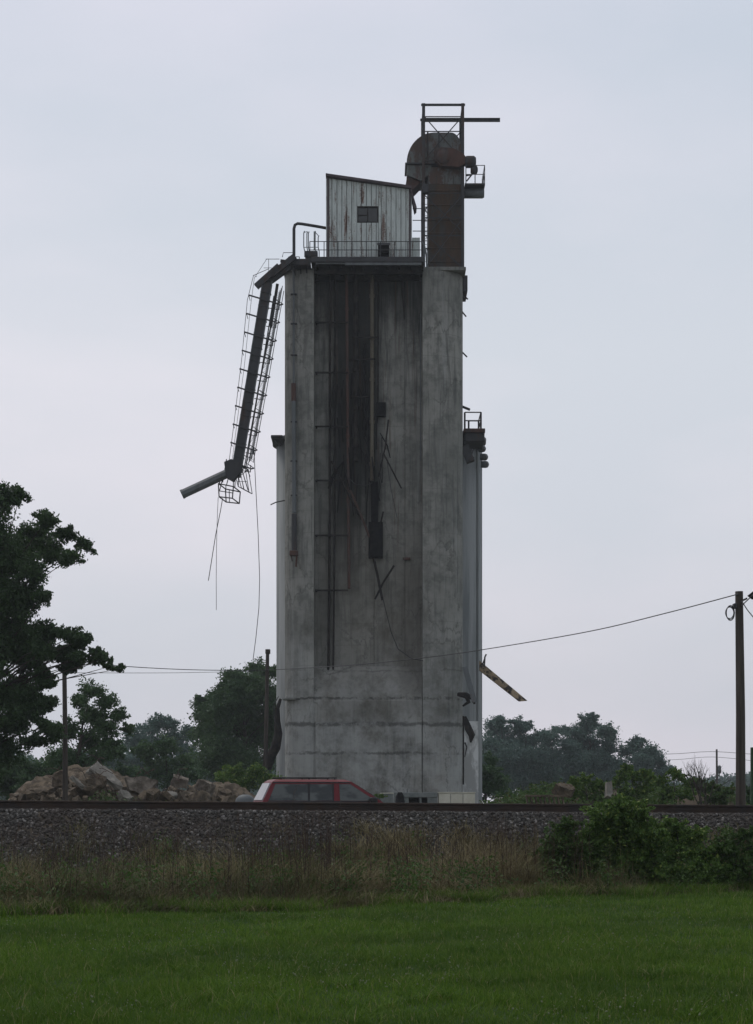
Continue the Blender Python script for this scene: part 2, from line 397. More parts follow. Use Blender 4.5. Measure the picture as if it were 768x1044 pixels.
def stones(name, pos, size, mat):
    n = len(pos); v, f = ico()
    V = v[None]*RNG.uniform(0.72,1.15,(n,12,1))*RNG.uniform(0.6,1.2,(n,1,3))
    V = np.einsum('nij,nkj->nki', rand_rot(n), V)*size[:,None,None]+pos[:,None]
    idx = (f.ravel()[None]+12*np.arange(n)[:,None]).ravel()
    return raw_mesh(name, V.reshape(-1,3), 3, idx, mat)
n = 46000
X = RNG.uniform(-13,13,n); Y = 36.25+RNG.beta(1.15,0.85,n)*(39.35-36.25)
Z = np.array([height(a,min(b,39.0)) for a,b in zip(X,Y)])
b = stones('ballast', np.stack([X,Y,Z+RNG.uniform(-0.01,0.035,n)],1), RNG.uniform(0.018,0.044,n), M['ballast'])
tag(b, 'grey crushed stone ballast heaped on the slope below the rail', 'ballast', kind='stuff')
n = 5000
X = RNG.uniform(-13,13,n); Y = RNG.uniform(39.3,43.6,n); Z = np.array([1.345+grade(a) for a in X])
b2 = stones('ballast', np.stack([X,Y,Z],1), RNG.uniform(0.02,0.035,n), M['ballast'])
tag(b2, 'flat bed of grey stones between and beyond the two rails', 'ballast', kind='stuff')

# ------------------------------------------------ railway track
RY = 40.0
trk = thing('railway_track', (0,RY+0.75,1.36), 'rusty railway track running level along the top of the stone embankment', 'railway track')
prof = [(-.07,0),(.07,0),(.07,.012),(.012,.03),(.012,.125),(.036,.135),(.036,.165),(.028,.172),(-.028,.172),(-.036,.165),(-.036,.135),(-.012,.125),(-.012,.03),(-.07,.012)]
for yy in (RY, RY+1.5):
    mb = MB(); segs = [-60,-30,-15,0,15,30,60]; vs = []; 
    for X in segs: vs += [(X, yy+a, 1.378+grade(X)+z) for a,z in prof]
    k = len(prof); fs = [(s*k+i, s*k+(i+1)%k, (s+1)*k+(i+1)%k, (s+1)*k+i) for s in range(len(segs)-1) for i in range(k)]
    mb.add(vs, fs); obj('rail', mb, M['rail'], trk)
for i in range(100):
    X = -30+i*0.6+random.uniform(-.02,.02); z = 1.36+grade(X); dy = random.uniform(-.04,.04)
    mb = MB().bbox(X-.115,X+.115,RY-.55+dy,RY+2.05+dy,z-.16,z+.005,0.012); obj('sleeper', mb, M['sleeper'], trk)

# ------------------------------------------------ grass (stuff)
def blades(name, base, h, w, lean, mat, segs=3, droop=1.0, az=None):
    """curved tapering blades. base (n,3), h,w,lean (n,)"""
    n = len(base); a = RNG.uniform(0,2*np.pi,n) if az is None else az
    d = np.stack([np.cos(a),np.sin(a),np.zeros(n)],1)
    f = a+np.pi/2+RNG.uniform(-1.2,1.2,n); s = np.stack([np.cos(f),np.sin(f),np.zeros(n)],1)
    rows = []
    for k in range(segs+1):
        t = k/segs
        c = base+d*(lean*h*t**1.8)[:,None]; c[:,2] = base[:,2]+h*(t-0.35*lean*droop*t*t)
        ww = w*(1-t)**0.7*0.5 if k < segs else w*0.06
        rows += [c-s*ww[:,None], c+s*ww[:,None]]
    V = np.stack(rows,1).reshape(-1,3); m = 2*(segs+1)
    f0 = np.array([(2*k,2*k+1,2*k+3,2*k+2) for k in range(segs)]).ravel()
    return raw_mesh(name, V, 4, (f0[None]+m*np.arange(n)[:,None]).ravel(), mat)
def ground_z(X, Y): return np.array([height(a,b) for a,b in zip(X,Y)])

def leaf_quads(pos, size):
    n = len(pos); R = rand_rot(n)
    sh = np.array([(-0.5,0,0),(0,-0.3,0.06),(0.55,0,0),(0,0.3,0.06)])
    V = np.einsum('nij,kj->nki', R, sh)*size[:,None,None]+pos[:,None]
    return V.reshape(-1,3), np.arange(4*n)

n = 300000
Y = 13.5*(36.0/13.5)**RNG.uniform(0,1,n); X = RNG.uniform(-1,1,n)*(Y*0.23+1.0)
E = np.clip(29.9+X*0.74+0.35*np.sin(X*0.9)+0.2*np.sin(X*2.3+1), 24.5, 35.6)
k = Y < E+RNG.normal(0,0.35,n); X, Y = X[k], Y[k]; n = len(X)
patch = 0.5+0.5*np.sin(X*1.7+np.sin(Y*1.3)*2)*np.sin(Y*1.1+X*0.6)
h = RNG.uniform(0.03,0.09,n)*(0.6+0.8*patch); tall = RNG.uniform(0,1,n) > 0.985-0.05*(patch > .85); h[tall] *= RNG.uniform(1.5,2.8,tall.sum())
o = blades('lawn_grass', np.stack([X,Y,ground_z(X,Y)-0.005],1), h, RNG.uniform(0.006,0.012,n)*(Y/22)**0.5, RNG.uniform(0.1,0.9,n), M['blade'], 2)
tag(o, 'short mown green lawn grass in the foreground', 'grass', kind='stuff')
nt2 = 520; n = nt2*26; Yt = 14*(33/14)**RNG.uniform(0,1,nt2); Xt = RNG.uniform(-1,1,nt2)*(Yt*0.22+.5); kk = Yt < 28.8+Xt*0.74; Xt, Yt = Xt[kk], Yt[kk]; j = RNG.integers(0,len(Xt),n)
X = Xt[j]+RNG.normal(0,.05,n); Y = Yt[j]+RNG.normal(0,.05,n)
o = blades('lawn_tufts', np.stack([X,Y,ground_z(X,Y)-.01],1), RNG.uniform(.08,.2,n), RNG.uniform(.007,.012,n), RNG.uniform(.3,1.3,n), M['blade'], 3)
tag(o, 'longer tufts of grass standing out of the mown lawn', 'grass', kind='stuff')
# small clover leaves and seed heads in the lawn
n = 2600; Y = 14*(34/14)**RNG.uniform(0,1,n); X = RNG.uniform(-1,1,n)*(Y*0.22)
k = (Y < 29.5+X*0.74) & (np.sin(X*1.3+2)*np.sin(Y*0.8) > 0.1); X, Y = X[k], Y[k]; n = len(X)
o = stones('clover_heads', np.stack([X,Y,ground_z(X,Y)+RNG.uniform(.05,.09,n)],1), RNG.uniform(0.005,0.010,n), m_noise('clover_white', (0.14,0.17,0.09), (0.22,0.24,0.15), 3, .8, 0))
tag(o, 'tiny pale clover heads dotted through the lawn', 'clover', kind='stuff')

# tall grass in tufts between lawn and ballast
n = 170000
nt = 5200; TX = RNG.uniform(-10,10,nt); TE = np.clip(29.9+TX*0.74+0.35*np.sin(TX*0.9)+0.2*np.sin(TX*2.3+1), 24.5, 35.6)
TY = TE+RNG.beta(0.85,1.35,nt)*(38.2-TE)
dens = np.where((TX < -1.6) & (TY > 33.2), 0.6, 1.0)*np.where(TX > 3.0, 0.25, 1.0)*(0.6+0.4*np.sin(TX*2.3+1)*np.sin(TY*1.9+TX))
kk = RNG.uniform(0,1,nt) < dens; TX, TY = TX[kk], TY[kk]; nt = len(TX)
thh = RNG.choice([0.5,0.75,0.95,1.3], nt, p=[.32,.33,.25,.10])*RNG.uniform(.85,1.15,nt)*(0.8+0.25*np.sin(TX*1.1+TY*0.7)); taz = RNG.uniform(0,2*np.pi,nt)
j = RNG.integers(0,nt,n); X = TX[j]+RNG.normal(0,0.16,n); Y = TY[j]+RNG.normal(0,0.16,n)
hh = np.clip(0.85-(Y-35.6)*0.22, 0.4, 0.85)
edgeY = np.clip(29.9+X*0.74+0.35*np.sin(X*0.9)+0.2*np.sin(X*2.3+1), 24.5, 35.6)
near = np.clip((Y-edgeY)/1.5, 0.35, 1.0)
h = hh*thh[j]*RNG.uniform(0.6,1.15,n)*near
o = blades('dry_grass', np.stack([X,Y,ground_z(X,Y)-0.01],1), h, RNG.uniform(0.007,0.016,n), np.clip(RNG.normal(0.75,0.35,n),0.05,1.5), M['dry'], 4, 1.2, taz[j]+RNG.normal(0,0.8,n))
tag(o, 'tall dry brown grass between the lawn and the ballast slope', 'grass', kind='stuff')
# low green fringe where mower stopped
n = 16000; X = RNG.uniform(-9,9,n); edgeY = np.clip(29.9+X*0.74+0.35*np.sin(X*0.9)+0.2*np.sin(X*2.3+1), 24.5, 35.6)
Y = edgeY+np.abs(RNG.normal(0,0.6,n))*(1+0.8*np.sin(X*3.1)*np.sin(X*1.3))-0.25-0.3*np.sin(X*4.7)
o = blades('green_fringe', np.stack([X,Y,ground_z(X,Y)-.01],1), RNG.uniform(0.10,0.30,n), RNG.uniform(0.007,0.014,n), RNG.uniform(0.2,1.0,n), M['blade'], 3)
tag(o, 'longer green grass fringe along the edge of the mown lawn', 'grass', kind='stuff')

n = 30000; nw = 420; WX = RNG.uniform(-9,9,nw); WE = np.clip(29.9+WX*0.74, 24.5, 35.6); WY = WE+0.3+RNG.beta(.9,1.5,nw)*(37-WE); WR = RNG.uniform(.10,.30,nw); WH = RNG.uniform(.1,.6,nw)
j = RNG.integers(0,nw,n); g3 = RNG.normal(size=(n,3))*.5
X = WX[j]+g3[:,0]*WR[j]; Y = WY[j]+g3[:,1]*WR[j]; Z = ground_z(X,Y)+np.abs(g3[:,2])*WR[j]+RNG.uniform(0,1,n)*WH[j]
V, idx = leaf_quads(np.stack([X,Y,Z],1), RNG.uniform(.03,.075,n)); o = raw_mesh('weed_leaves', V, 4, idx, M['leaf_weed']); tag(o, 'small green leafy weeds scattered among the dry grass', 'weeds', kind='stuff')
# dead dark stalks with side twigs
def stalk_mesh(cnt, xr, mat, name, hr=(0.7,1.35)):
    mb = MB()
    for _ in range(cnt):
        X = random.uniform(*xr); e = edge(X); Y = random.uniform(e+0.5, 36.6); z = height(X,Y); h = random.uniform(*hr)*(0.75 if Y < e+1 else 1)
        dx = random.uniform(-.12,.12); dy = random.uniform(-.1,.1)
        p = [Vector((X+dx*t*t, Y+dy*t, z+h*t)) for t in (0,.35,.7,1)]
        mb.tube(p, [.006,.005,.004,.002], 3, False)
        for k in range(random.randint(2,6)):
            t = random.uniform(.35,.95); a = random.uniform(0,6.28); l = random.uniform(.06,.22)
            b = p[0].lerp(p[3], t); mb.tube([b, b+Vector((math.cos(a)*l*.6, math.sin(a)*l*.6, l*.8))], [.004,.0015], 3, False)
    return mb
mb = stalk_mesh(420, (-9,4), M['stalk'], 'stalks')
o = solo('weed_stalks', mb, M['stalk'], 'thin dead dark weed stalks standing above the brown grass', 'weeds', kind='stuff')
mb = stalk_mesh(60, (-2.2,-0.6), M['stalk'], 'stalks', (1.0,1.6))
o = solo('weed_stalks', mb, M['stalk'], 'taller dark weed stalks in front of the ballast left of centre', 'weeds', kind='stuff')

# ================================================================== TREES
def tree(name, label, cat, base, trunk_r, lobes, leaf, mat, clumps=20, per=55, csize=0.42, group=None, fork=0.35, flat=0.65, top=None, trunkmat=None, bend=0.0, twig=True, name_leaf='crown'):
    """lobes: (x,y,z,r) world"""
    base = Vector(base); root = thing(name, base, label, cat, group)
    L = [Vector(l[:3]) for l in lobes]
    cen = sum(L, Vector())/len(L)
    zt = max(l.z for l in L); zb = min(l.z for l in L)
    H = (zt-base.z)
    tr = MB(); axis = []
    tip = Vector((base.x+(cen.x-base.x)*0.7, base.y+(cen.y-base.y)*0.7, base.z+H*0.92))
    for t in (0,.03,.15,.35,.6,.8,1.0):
        p = base.lerp(tip, t); p.x += bend*math.sin(t*3.1)+0.03*H*math.sin(t*7+base.x)*t*(1-t); axis.append(p)
    tr.tube(axis, [trunk_r*1.35,trunk_r,trunk_r*.85,trunk_r*.7,trunk_r*.45,trunk_r*.25,trunk_r*.06], 9)
    def on_axis(t):
        k = [0,.03,.15,.35,.6,.8,1.0]
        for i in range(6):
            if t <= k[i+1]: return axis[i].lerp(axis[i+1], (t-k[i])/(k[i+1]-k[i]))
        return axis[-1]
    S0 = []; S1 = []; SR_ = []
    for (x,y,z,r) in lobes:
        c = Vector((x,y,z)); t = max(0.12, min(0.93, (z-base.z)/H*0.86-0.04+random.uniform(-.04,.04)))
        s = on_axis(t); mid = s.lerp(c,.5)+Vector((0,0,0.05*(c-s).length))+Vector((random.uniform(-.1,.1),random.uniform(-.1,.1),0))*(c-s).length
        rr = max(0.012, trunk_r*0.22*(1-t*0.6)*min(1, .35+r*1.3)); tr.tube([s, s.lerp(mid,.5)+Vector((0,0,.02)), mid, c], [rr,rr*.8,rr*.55,rr*.2], 6)
        nc = max(8, int(clumps*(r/1.0)**1.2))
        for k in range(nc):
            d = Vector((random.gauss(0,1),random.gauss(0,1),random.gauss(0.1,.8))).normalized()
            e = c+Vector((d.x,d.y,d.z*0.85))*r*random.uniform(.35,1.25)
            st = c.lerp(e, random.uniform(0,.35))
            if twig and k % 2 == 0: tr.tube([c, c.lerp(e,.5)+Vector((0,0,-.03)), e], [rr*.18,rr*.12,.006], 3, False)
            S0.append(tuple(st)); S1.append(tuple(e+Vector((random.gauss(0,.1),random.gauss(0,.1),random.gauss(0,.06)))*r)); SR_.append(r*csize*random.uniform(.45,1.0))
    obj('trunk', tr, trunkmat or M['bark'], root, fix=False)
    S0 = np.array(S0); S1 = np.array(S1); SR_ = np.array(SR_); n = len(S0)*per
    j = RNG.integers(0,len(S0),n); u = RNG.uniform(0,1,n)**0.75
    g = RNG.normal(size=(n,3))*0.42; g[:,2] *= flat
    pos = S0[j]+(S1[j]-S0[j])*u[:,None]+g*(SR_[j]*(1.15-0.6*u))[:,None]-np.array(base)
    pos[:,2] = np.maximum(pos[:,2], 0.02)
    V, idx = leaf_quads(pos, RNG.uniform(0.6,1.25,n)*leaf)
    o = raw_mesh(name_leaf, V, 4, idx, mat); o.parent = root
    return root

def lob(lst, Y, dy=1.0):
    s = Y/F
    return [( (px-HX)*s, Y+random.uniform(-dy,dy), EYE+(HY-py)*s, r*s) for px,py,r in lst]

# big near tree on the left edge of the view (trunk out of frame)
L = [(6,512,20),(20,505,12),(-22,520,34),(26,540,20),(50,533,13),(62,540,12),(80,552,12),(45,560,20),(72,570,13),(15,575,28),(-25,570,36),(40,590,16),
     (25,610,22),(50,612,12),(-20,625,36),(8,650,30),(42,645,15),(66,645,12),(82,655,11),(98,668,10),(112,674,8),(60,665,13),(30,675,20),(-20,680,36),
     (10,705,28),(-15,735,34),(22,740,24),(0,765,24),(38,715,16),(-35,780,30),(-10,795,18),(28,755,14),(48,690,13),(-45,600,36),(-60,660,40),(-60,730,40),(-5,545,26),(75,674,9),(86,672,9),(96,674,8),(106,677,7),(114,679,6),(62,678,11),(50,668,13),(70,662,11),(90,655,9),(55,742,12),(20,620,24),(0,660,26),(25,660,20),(-10,690,28),(20,715,24),(-8,785,22),(45,745,14),(12,640,22),(-8,595,26),(10,555,20),(35,640,16),(70,650,9),(50,700,11),(40,725,15),(-30,800,24)]
tree('broadleaf_tree', 'large dark broadleaf tree nearest at the left edge with boughs reaching right', 'tree', (-14.2,68,GZ), 0.34,
     lob(L,68,1.8), 0.115, M['leaf_near'], clumps=66, per=80, csize=0.72)
# lower tree just right of it
L = [(95,706,13),(108,716,13),(122,730,11),(128,742,8),(92,730,16),(106,742,16),(88,755,16),(112,758,11),(78,712,12),(80,775,14),(100,772,11),(70,745,16),(60,775,16)]
tree('broadleaf_tree', 'small green tree leaning out behind the left utility pole', 'tree', (-14.5,92,GZ), 0.2, lob(L,92,1.2), 0.125, M['leaf_mid'], clumps=46, per=80, csize=.8)
# tree left of the elevator foot
L = [(250,720,20),(232,722,16),(225,740,20),(250,750,24),(222,765,22),(245,780,22),(275,750,22),(215,728,14),(258,695,14),(242,705,15),(240,692,14),(262,682,13),(252,705,18),(225,712,14),(212,728,15),(272,705,18),(238,735,22),(265,738,22),(210,750,20),(240,765,24),(280,725,20),(285,765,24),(215,780,20),(262,785,20),(205,715,8),(275,685,9),(230,700,8)]
tree('broadleaf_tree', 'tall hazy green tree touching the left foot of the concrete elevator', 'tree', (-9.2,140,GZ), 0.28, lob(L,140,2.2), 0.19, M['leaf_mid'], clumps=30, per=80, csize=.85)
L = [(150,742,14),(168,738,13),(138,755,16),(160,760,18),(182,752,15),(190,770,18),(140,782,18),(165,785,18),(120,775,14),(175,740,9),(195,748,10)]
tree('broadleaf_tree', 'pale hazy distant tree with thin crown between the two dark left poles', 'tree', (-22.5,200,GZ), 0.3, lob(L,200,3), 0.27, M['leaf_far_haze_tint'], clumps=15, per=80, csize=.85)
L = [(150,768,14),(170,762,15),(188,778,14),(160,785,17),(180,795,15),(140,792,14),(200,790,12)]
tree('leafy_bush', 'rounded green bush rising right behind the rubble heap', 'bush', (-13.6,128,GZ), 0.12, lob(L,128,1.2), 0.2, M['leaf_mid'], clumps=34, per=70, csize=.75)
L = [(15,785,22),(0,800,20),(45,790,20),(20,805,16),(-15,790,20),(70,775,18),(112,765,16),(95,785,16),(125,790,15),(60,790,18),(30,800,16),(75,798,14)]
tree('leafy_bush', 'dark low bush behind the left part of the rubble heap', 'bush', (-16.5,108,GZ), 0.1, lob(L,108,1.2), 0.19, M['leaf_mid'], clumps=34, per=70, csize=.75)
L = [(232,795,14),(250,800,12),(262,790,14),(275,798,14),(240,785,10)]
tree('leafy_bush', 'green bush beside the pole left of the red car', 'bush', (-6.2,98,GZ), 0.08, lob(L,98,.8), 0.15, M['leaf_shrub'], clumps=34, per=70, csize=.75)
# right tree group, hazy
def far(lbl, bx, L, Y=225, rr=.3):
    L = [(a,b+2,c*1.12) for a,b,c in L]+[(random.uniform(bx-24,bx+24), random.uniform(770,812), 16) for _ in range(10)]
    tree('broadleaf_tree', lbl, 'tree', ((bx-HX)*Y/F, Y, GZ), rr, lob(L,Y,3), 0.25, M['leaf_far_haze_tint'], clumps=17, per=75, csize=.85, group='hazy trees beyond the mound')
far('hazy tree close against the right side of the elevator', 512, [(507,742,14),(500,760,16),(520,752,13),(512,772,18),(498,785,16),(525,778,15),(512,795,16),(510,733,8),(503,736,7)])
far('hazy rounded tree, second to the right from the elevator', 535, [(532,742,10),(538,755,14),(530,770,15),(545,770,14),(538,790,17),(527,736,7),(540,738,6)])
far('hazy low tree in the dip between its two taller neighbours', 560, [(562,752,12),(555,768,14),(570,770,14),(562,788,16),(550,748,8),(567,742,7),(578,758,9),(572,790,14)])
far('tallest hazy tree, wide crown, right of the elevator', 602, [(602,737,11),(590,745,12),(615,745,12),(584,757,12),(602,757,16),(620,760,11),(595,775,16),(612,780,14),(580,742,7),(625,750,7),(606,730,6),(583,785,13),(625,785,10),(596,731,5)])
far('ragged hazy tree with sky gaps at the right end of its group', 650, [(640,765,9),(652,757,9),(662,766,9),(652,775,12),(668,775,9),(640,783,10),(672,785,8),(682,783,7),(690,787,5),(655,752,5),(660,788,10),(646,789,9)])
L = [(497,790,14),(492,805,13),(508,800,12),(500,775,8)]
tree('leafy_bush', 'dark green bush against the right foot of the elevator', 'bush', (6.6,120,GZ), 0.1, lob(L,120,1), 0.18, M['leaf_mid'], clumps=34, per=70, csize=.75)
# faint treeline at the right and far left
Lr = []
for i in range(60):
    px = 560+i*6; Lr.append((px, 806-5*abs(math.sin(i*.7))-3*math.sin(i*.23), 9))
def treeline(lbl, L, Y):
    P_ = np.array(lob(L,Y,8)); n = len(P_)*500; j = RNG.integers(0,len(P_),n)
    pos = P_[j,:3]+RNG.normal(size=(n,3))*P_[j,3][:,None]*0.45
    b_ = P_[np.arange(n//2)%len(P_),:3]; lo = b_+RNG.normal(size=b_.shape)*np.array([3.5,3,0])*1.0; lo[:,2] = GZ+RNG.uniform(0,1,len(lo))*(b_[:,2]-GZ)
    pos = np.concatenate([pos, lo]); n = len(pos)
    pos[:,2] = np.maximum(pos[:,2], GZ)
    o = raw_mesh('distant_treeline', *(lambda a,b:(a,4,b))(*leaf_quads(pos, RNG.uniform(.8,1.6,n)*0.8)), M['leaf_far_haze_tint'])
    tag(o, lbl, 'woodland', kind='stuff')
treeline('faint blue treeline along the horizon at the far right', Lr, 480)
Ll = [(-40+i*6, 790-8*abs(math.sin(i*.5))-6*math.sin(i*.31), 13) for i in range(62)]
treeline('hazy woodland edge behind the rubble and the elevator', Ll, 330)

# mound on the right with scrub
def mound(name, cx, cy, rx, ry, h, mat, lbl, seed=0, n=48, base=GZ, rough=0.35):
    rs = np.random.default_rng(seed); ph = rs.uniform(0,6.28,8); v = []; idx = []
    def hz(u,w):
        b = max(0, 1-(u*u+w*w))**0.8
        s = sum(math.sin(u*(3+2.3*i)+ph[i])*math.sin(w*(2.5+2*i)+ph[i+4])/(1+i) for i in range(4))
        return b*h*(1+rough*s) 
    for j in range(n+1):
        for i in range(n+1):
            u = -1+2*i/n; w = -1+2*j/n
            v.append((cx+u*rx, cy+w*ry, base-0.12+hz(u,w)+ (rs.uniform(-.16,.16) if u*u+w*w < .95 else 0)))
    for j in range(n):
        for i in range(n): a = j*(n+1)+i; idx += [a,a+1,a+n+2,a+n+1]
    o = raw_mesh(name, np.array(v), 4, idx, mat, True); o['kind'] = 'structure'
    return hz
mound('dirt_mound', 7.9, 76, 4.6, 4, 1.35, M['soil'], '', 3)
mound('dirt_mound', 12.6, 80, 4.0, 4, 1.35, M['soil'], '', 5)
mound('dirt_mound', -12.2, 86, 4.9, 4.5, 2.2, M['rubble_dark'], '', 9, rough=.25)
mound('dirt_mound', -7.4, 88, 3.6, 4, 1.5, M['rubble_dark'], '', 12)
def bush(lbl, cx, L, Y, mat='leaf_shrub', leaf=.11, clumps=60, per=50, dy=.7, group=None, z=GZ, cs=.42):
    tree('leafy_bush', lbl, 'bush', ((cx-HX)*Y/F, Y, z), 0.05, lob(L,Y,dy), leaf, M[mat], clumps=clumps, per=per, csize=cs, group=group)
bush('leafy bush on the crest of the mound below the tallest hazy tree', 600, [(585,800,10),(598,797,10),(612,800,11),(590,812,11),(605,812,11)], 74)
bush('dense green bush on the mound in front of the ragged hazy tree', 645, [(632,795,10),(645,790,12),(660,793,11),(638,808,12),(655,806,13),(640,784,7)], 74)
bush('wide low bush on the mound left of the bare shrub', 688, [(675,796,11),(690,792,11),(703,797,10),(680,810,12),(698,810,12),(687,786,6)], 76)
bush('brownish green scrub between the bare shrub and the right pole', 730, [(715,805,10),(728,802,9),(742,806,10),(722,815,10),(738,816,10),(712,797,6)], 77, 'leaf_weed')
bush('dark scrub at the left end of the mound', 560, [(548,806,9),(560,803,9),(572,806,10),(556,815,9),(570,816,9)], 78, 'leaf_weed')
bush('green bush showing past the right pole', 775, [(762,808,9),(775,804,10),(768,817,10),(785,812,10)], 72, 'leaf_mid')
bush('small bright bush between the red car and the cream cabinet', 385, [(381,813,6),(388,812,6),(384,820,7)], 85, 'leaf_shrub', .09, 14, 40, .3)
bush('low green scrub near the right foot of the elevator', 520, [(512,812,8),(524,812,7),(518,820,8),(505,818,7)], 90, 'leaf_mid', .12)

n = 52000; X = RNG.uniform(4.0,17.5,n); Y = RNG.uniform(71,83,n)
def mz(X,Y): 
    a = np.maximum(0,1-((X-7.9)/4.6)**2-((Y-76)/4)**2)**.8*1.35; b = np.maximum(0,1-((X-12.6)/4)**2-((Y-80)/4)**2)**.8*1.35
    return GZ+np.maximum(a,b)
keep = (np.sin(X*2.1+1)*np.sin(Y*1.7+X)+0.5*np.sin(X*5.1)*np.sin(Y*4.3) > -.45); X, Y = X[keep], Y[keep]; n = len(X)
V, idx = leaf_quads(np.stack([X,Y,mz(X,Y)+np.abs(RNG.normal(0,.22,n))],1), RNG.uniform(.07,.16,n))
o = raw_mesh('mound_scrub', V, 4, idx, M['leaf_weed']); tag(o, 'low leafy scrub creeping over the dirt mound on the right', 'ground cover', kind='stuff')
# foreground shrubs by the track on the right
def fshrub(lbl, cx, L, Y, mat='leaf_shrub', leaf=.058, per=80, z=0.0, clumps=30):
    tree('leafy_shrub', lbl, 'shrub', ((cx-HX)*Y/F, Y, z), 0.03, [(x,y,max(z_,.25),r*1.35) for x,y,z_,r in lob(L,Y,.35)], leaf, M[mat], clumps=clumps, per=per, csize=.40, group='shrubs on the near side of the track')
fshrub('tallest foreground shrub rising above the rail right of centre', 628, [(630,828,15),(648,830,12),(612,842,17),(635,850,20),(655,850,16),(600,858,16),(625,875,22),(650,875,20),(605,885,18),(640,895,18),(618,822,8),(640,818,7)], 34.7, clumps=130)
fshrub('dark foreground shrub at the left end of the trackside row', 572, [(575,850,13),(565,862,15),(585,868,16),(558,880,13),(575,888,17),(590,892,14),(562,900,10),(580,840,8)], 34.5, 'leaf_weed', clumps=150)
fshrub('rounded foreground shrub right of the tallest one', 690, [(680,852,15),(698,855,15),(685,872,19),(705,872,17),(675,890,17),(698,892,18),(712,850,8),(690,842,8)], 35.0, clumps=150)
fshrub('foreground shrub in the right corner under the utility pole', 745, [(735,868,15),(752,860,16),(745,882,18),(728,890,14),(762,880,16),(760,850,9),(770,868,14),(780,885,16)], 35.3, 'leaf_weed', clumps=150)
fshrub('low foreground shrub filling the dip before the right corner', 722, [(718,875,11),(726,885,12),(715,893,12),(730,868,8)], 34.9, 'leaf_shrub', .07, clumps=150)
fshrub('rounded shrub between the tallest one and its right neighbour', 665, [(665,862,14),(672,875,14),(660,888,16),(675,895,16),(668,852,9)], 34.7, clumps=130)
fshrub('low weedy shrub in front of the right corner at the lawn edge', 715, [(700,898,11),(715,900,12),(730,898,12),(745,896,12),(720,888,11),(708,889,11)], 34.9, 'leaf_shrub', .05, clumps=130)
fshrub('small weedy shrub at the lawn edge left of centre', 312, [(305,905,7),(318,900,7),(312,912,8),(325,912,6),(300,915,6)], 30.6, 'leaf_weed', .05, 40, clumps=150)
fshrub('small weedy shrub beside the dry grass under the elevator', 532, [(528,888,8),(540,895,8),(533,902,9),(520,900,7)], 34.2, 'leaf_weed', .055, 40, clumps=150)

# bare shrubs
def bare(lbl, cx, Y, z, H, spread, nst, seed):
    rs = random.Random(seed); mb = MB(); b = Vector(((cx-HX)*Y/F, Y, z))
    def grow(p, d, l, r, lev):
        q = p+d*l; m = p.lerp(q,.5)+Vector((rs.gauss(0,.03),rs.gauss(0,.03),.02))*l
        mb.tube([p,m,q],[r,r*.8,r*.55],4,False)
        if lev == 0: return
        for k in range(rs.randint(2,3)):
            nd = (d+Vector((rs.gauss(0,.35),rs.gauss(0,.35),rs.uniform(0,.3)))).normalized()
            grow(p.lerp(q, rs.uniform(.5,1)), nd, l*rs.uniform(.55,.75), r*.55, lev-1)
    for i in range(nst):
        d = Vector((rs.uniform(-spread,spread), rs.uniform(-spread,spread), 1)).normalized()
        grow(b+Vector((rs.gauss(0,.1),rs.gauss(0,.1),-.1)), d, H*.45, .025, 3)
    solo('bare_shrub', mb, M['bark'], lbl, 'shrub', origin=b)
bare('leafless twiggy shrub standing left of the tall right pole', 716, 70, 1.4, 2.0, .4, 9, 4)
bare('leafless twigs poking up before the ragged hazy tree', 629, 76, 1.6, 1.1, .25, 4, 6)

# ================================================================== ELEVATOR
E0 = Vector((0,111,GZ))
YF = 108.0
ez = lambda py, Y=YF: EYE+(HY-py)*Y/F
ex = lambda px, Y=YF: (px-HX)*Y/F
ele = thing('grain_elevator', E0, 'tall abandoned grey concrete grain elevator with round bins and stained recess', 'grain elevator')
ztop = ez(275); xl, x1, x2, xr = ex(289), ex(320), ex(430.5), ex(473.5)
def supq(cx, cy, a, b, sx, sy, n=14, e=2.5):
    out = []
    for i in range(n+1):
        t = math.pi/2*i/n; c, s = math.cos(t)**(2/e), math.sin(t)**(2/e); out.append((cx+sx*a*c, cy+sy*b*s))
    return out
YR = YF+1.3          # recess wall
YB = 114.5
# left bin: front curve from outer side to inner edge
aL = (x1-xl); pl = supq(x1, YF+1.9, aL, 1.9, -1, -1)   # from (xl, YF+1.9) to (x1, YF)
polyL = pl+[(x1,YR),(x1,YB),(xl+.6,YB),(xl,YB-.6)]
obj('bin', MB().prism_z(polyL, GZ, ztop, smooth=False), M['concrete'], ele)
aR = (xr-x2); pr = supq(x2, YF+2.0, aR, 2.0, 1, -1)
pr = pr[::-1]
polyR = [(x2+.03,YR)]+[(x2+.03,YF)]+pr[1:]+[(xr,YB-.6),(xr-.6,YB),(x2+.03,YB)]
obj('bin', MB().prism_z(polyR, GZ, ztop-.004, smooth=False), M['concrete'], ele)
# recess wall, slightly faceted
wl = [(x1+.002,YR+.1),(x1+1.0,YR),(x1+1.05,YR+.12),(x1+3.3,YR+.12),(x1+3.35,YR+.02),(x2-.95,YR+.02),(x2-.9,YR-.12),(x2+.027,YR-.12),(x2+.027,YB-.1),(x1+.002,YB-.1)]
obj('recess_wall', MB().prism_z(wl, GZ, ztop-.3), M['concrete_recess'], ele)
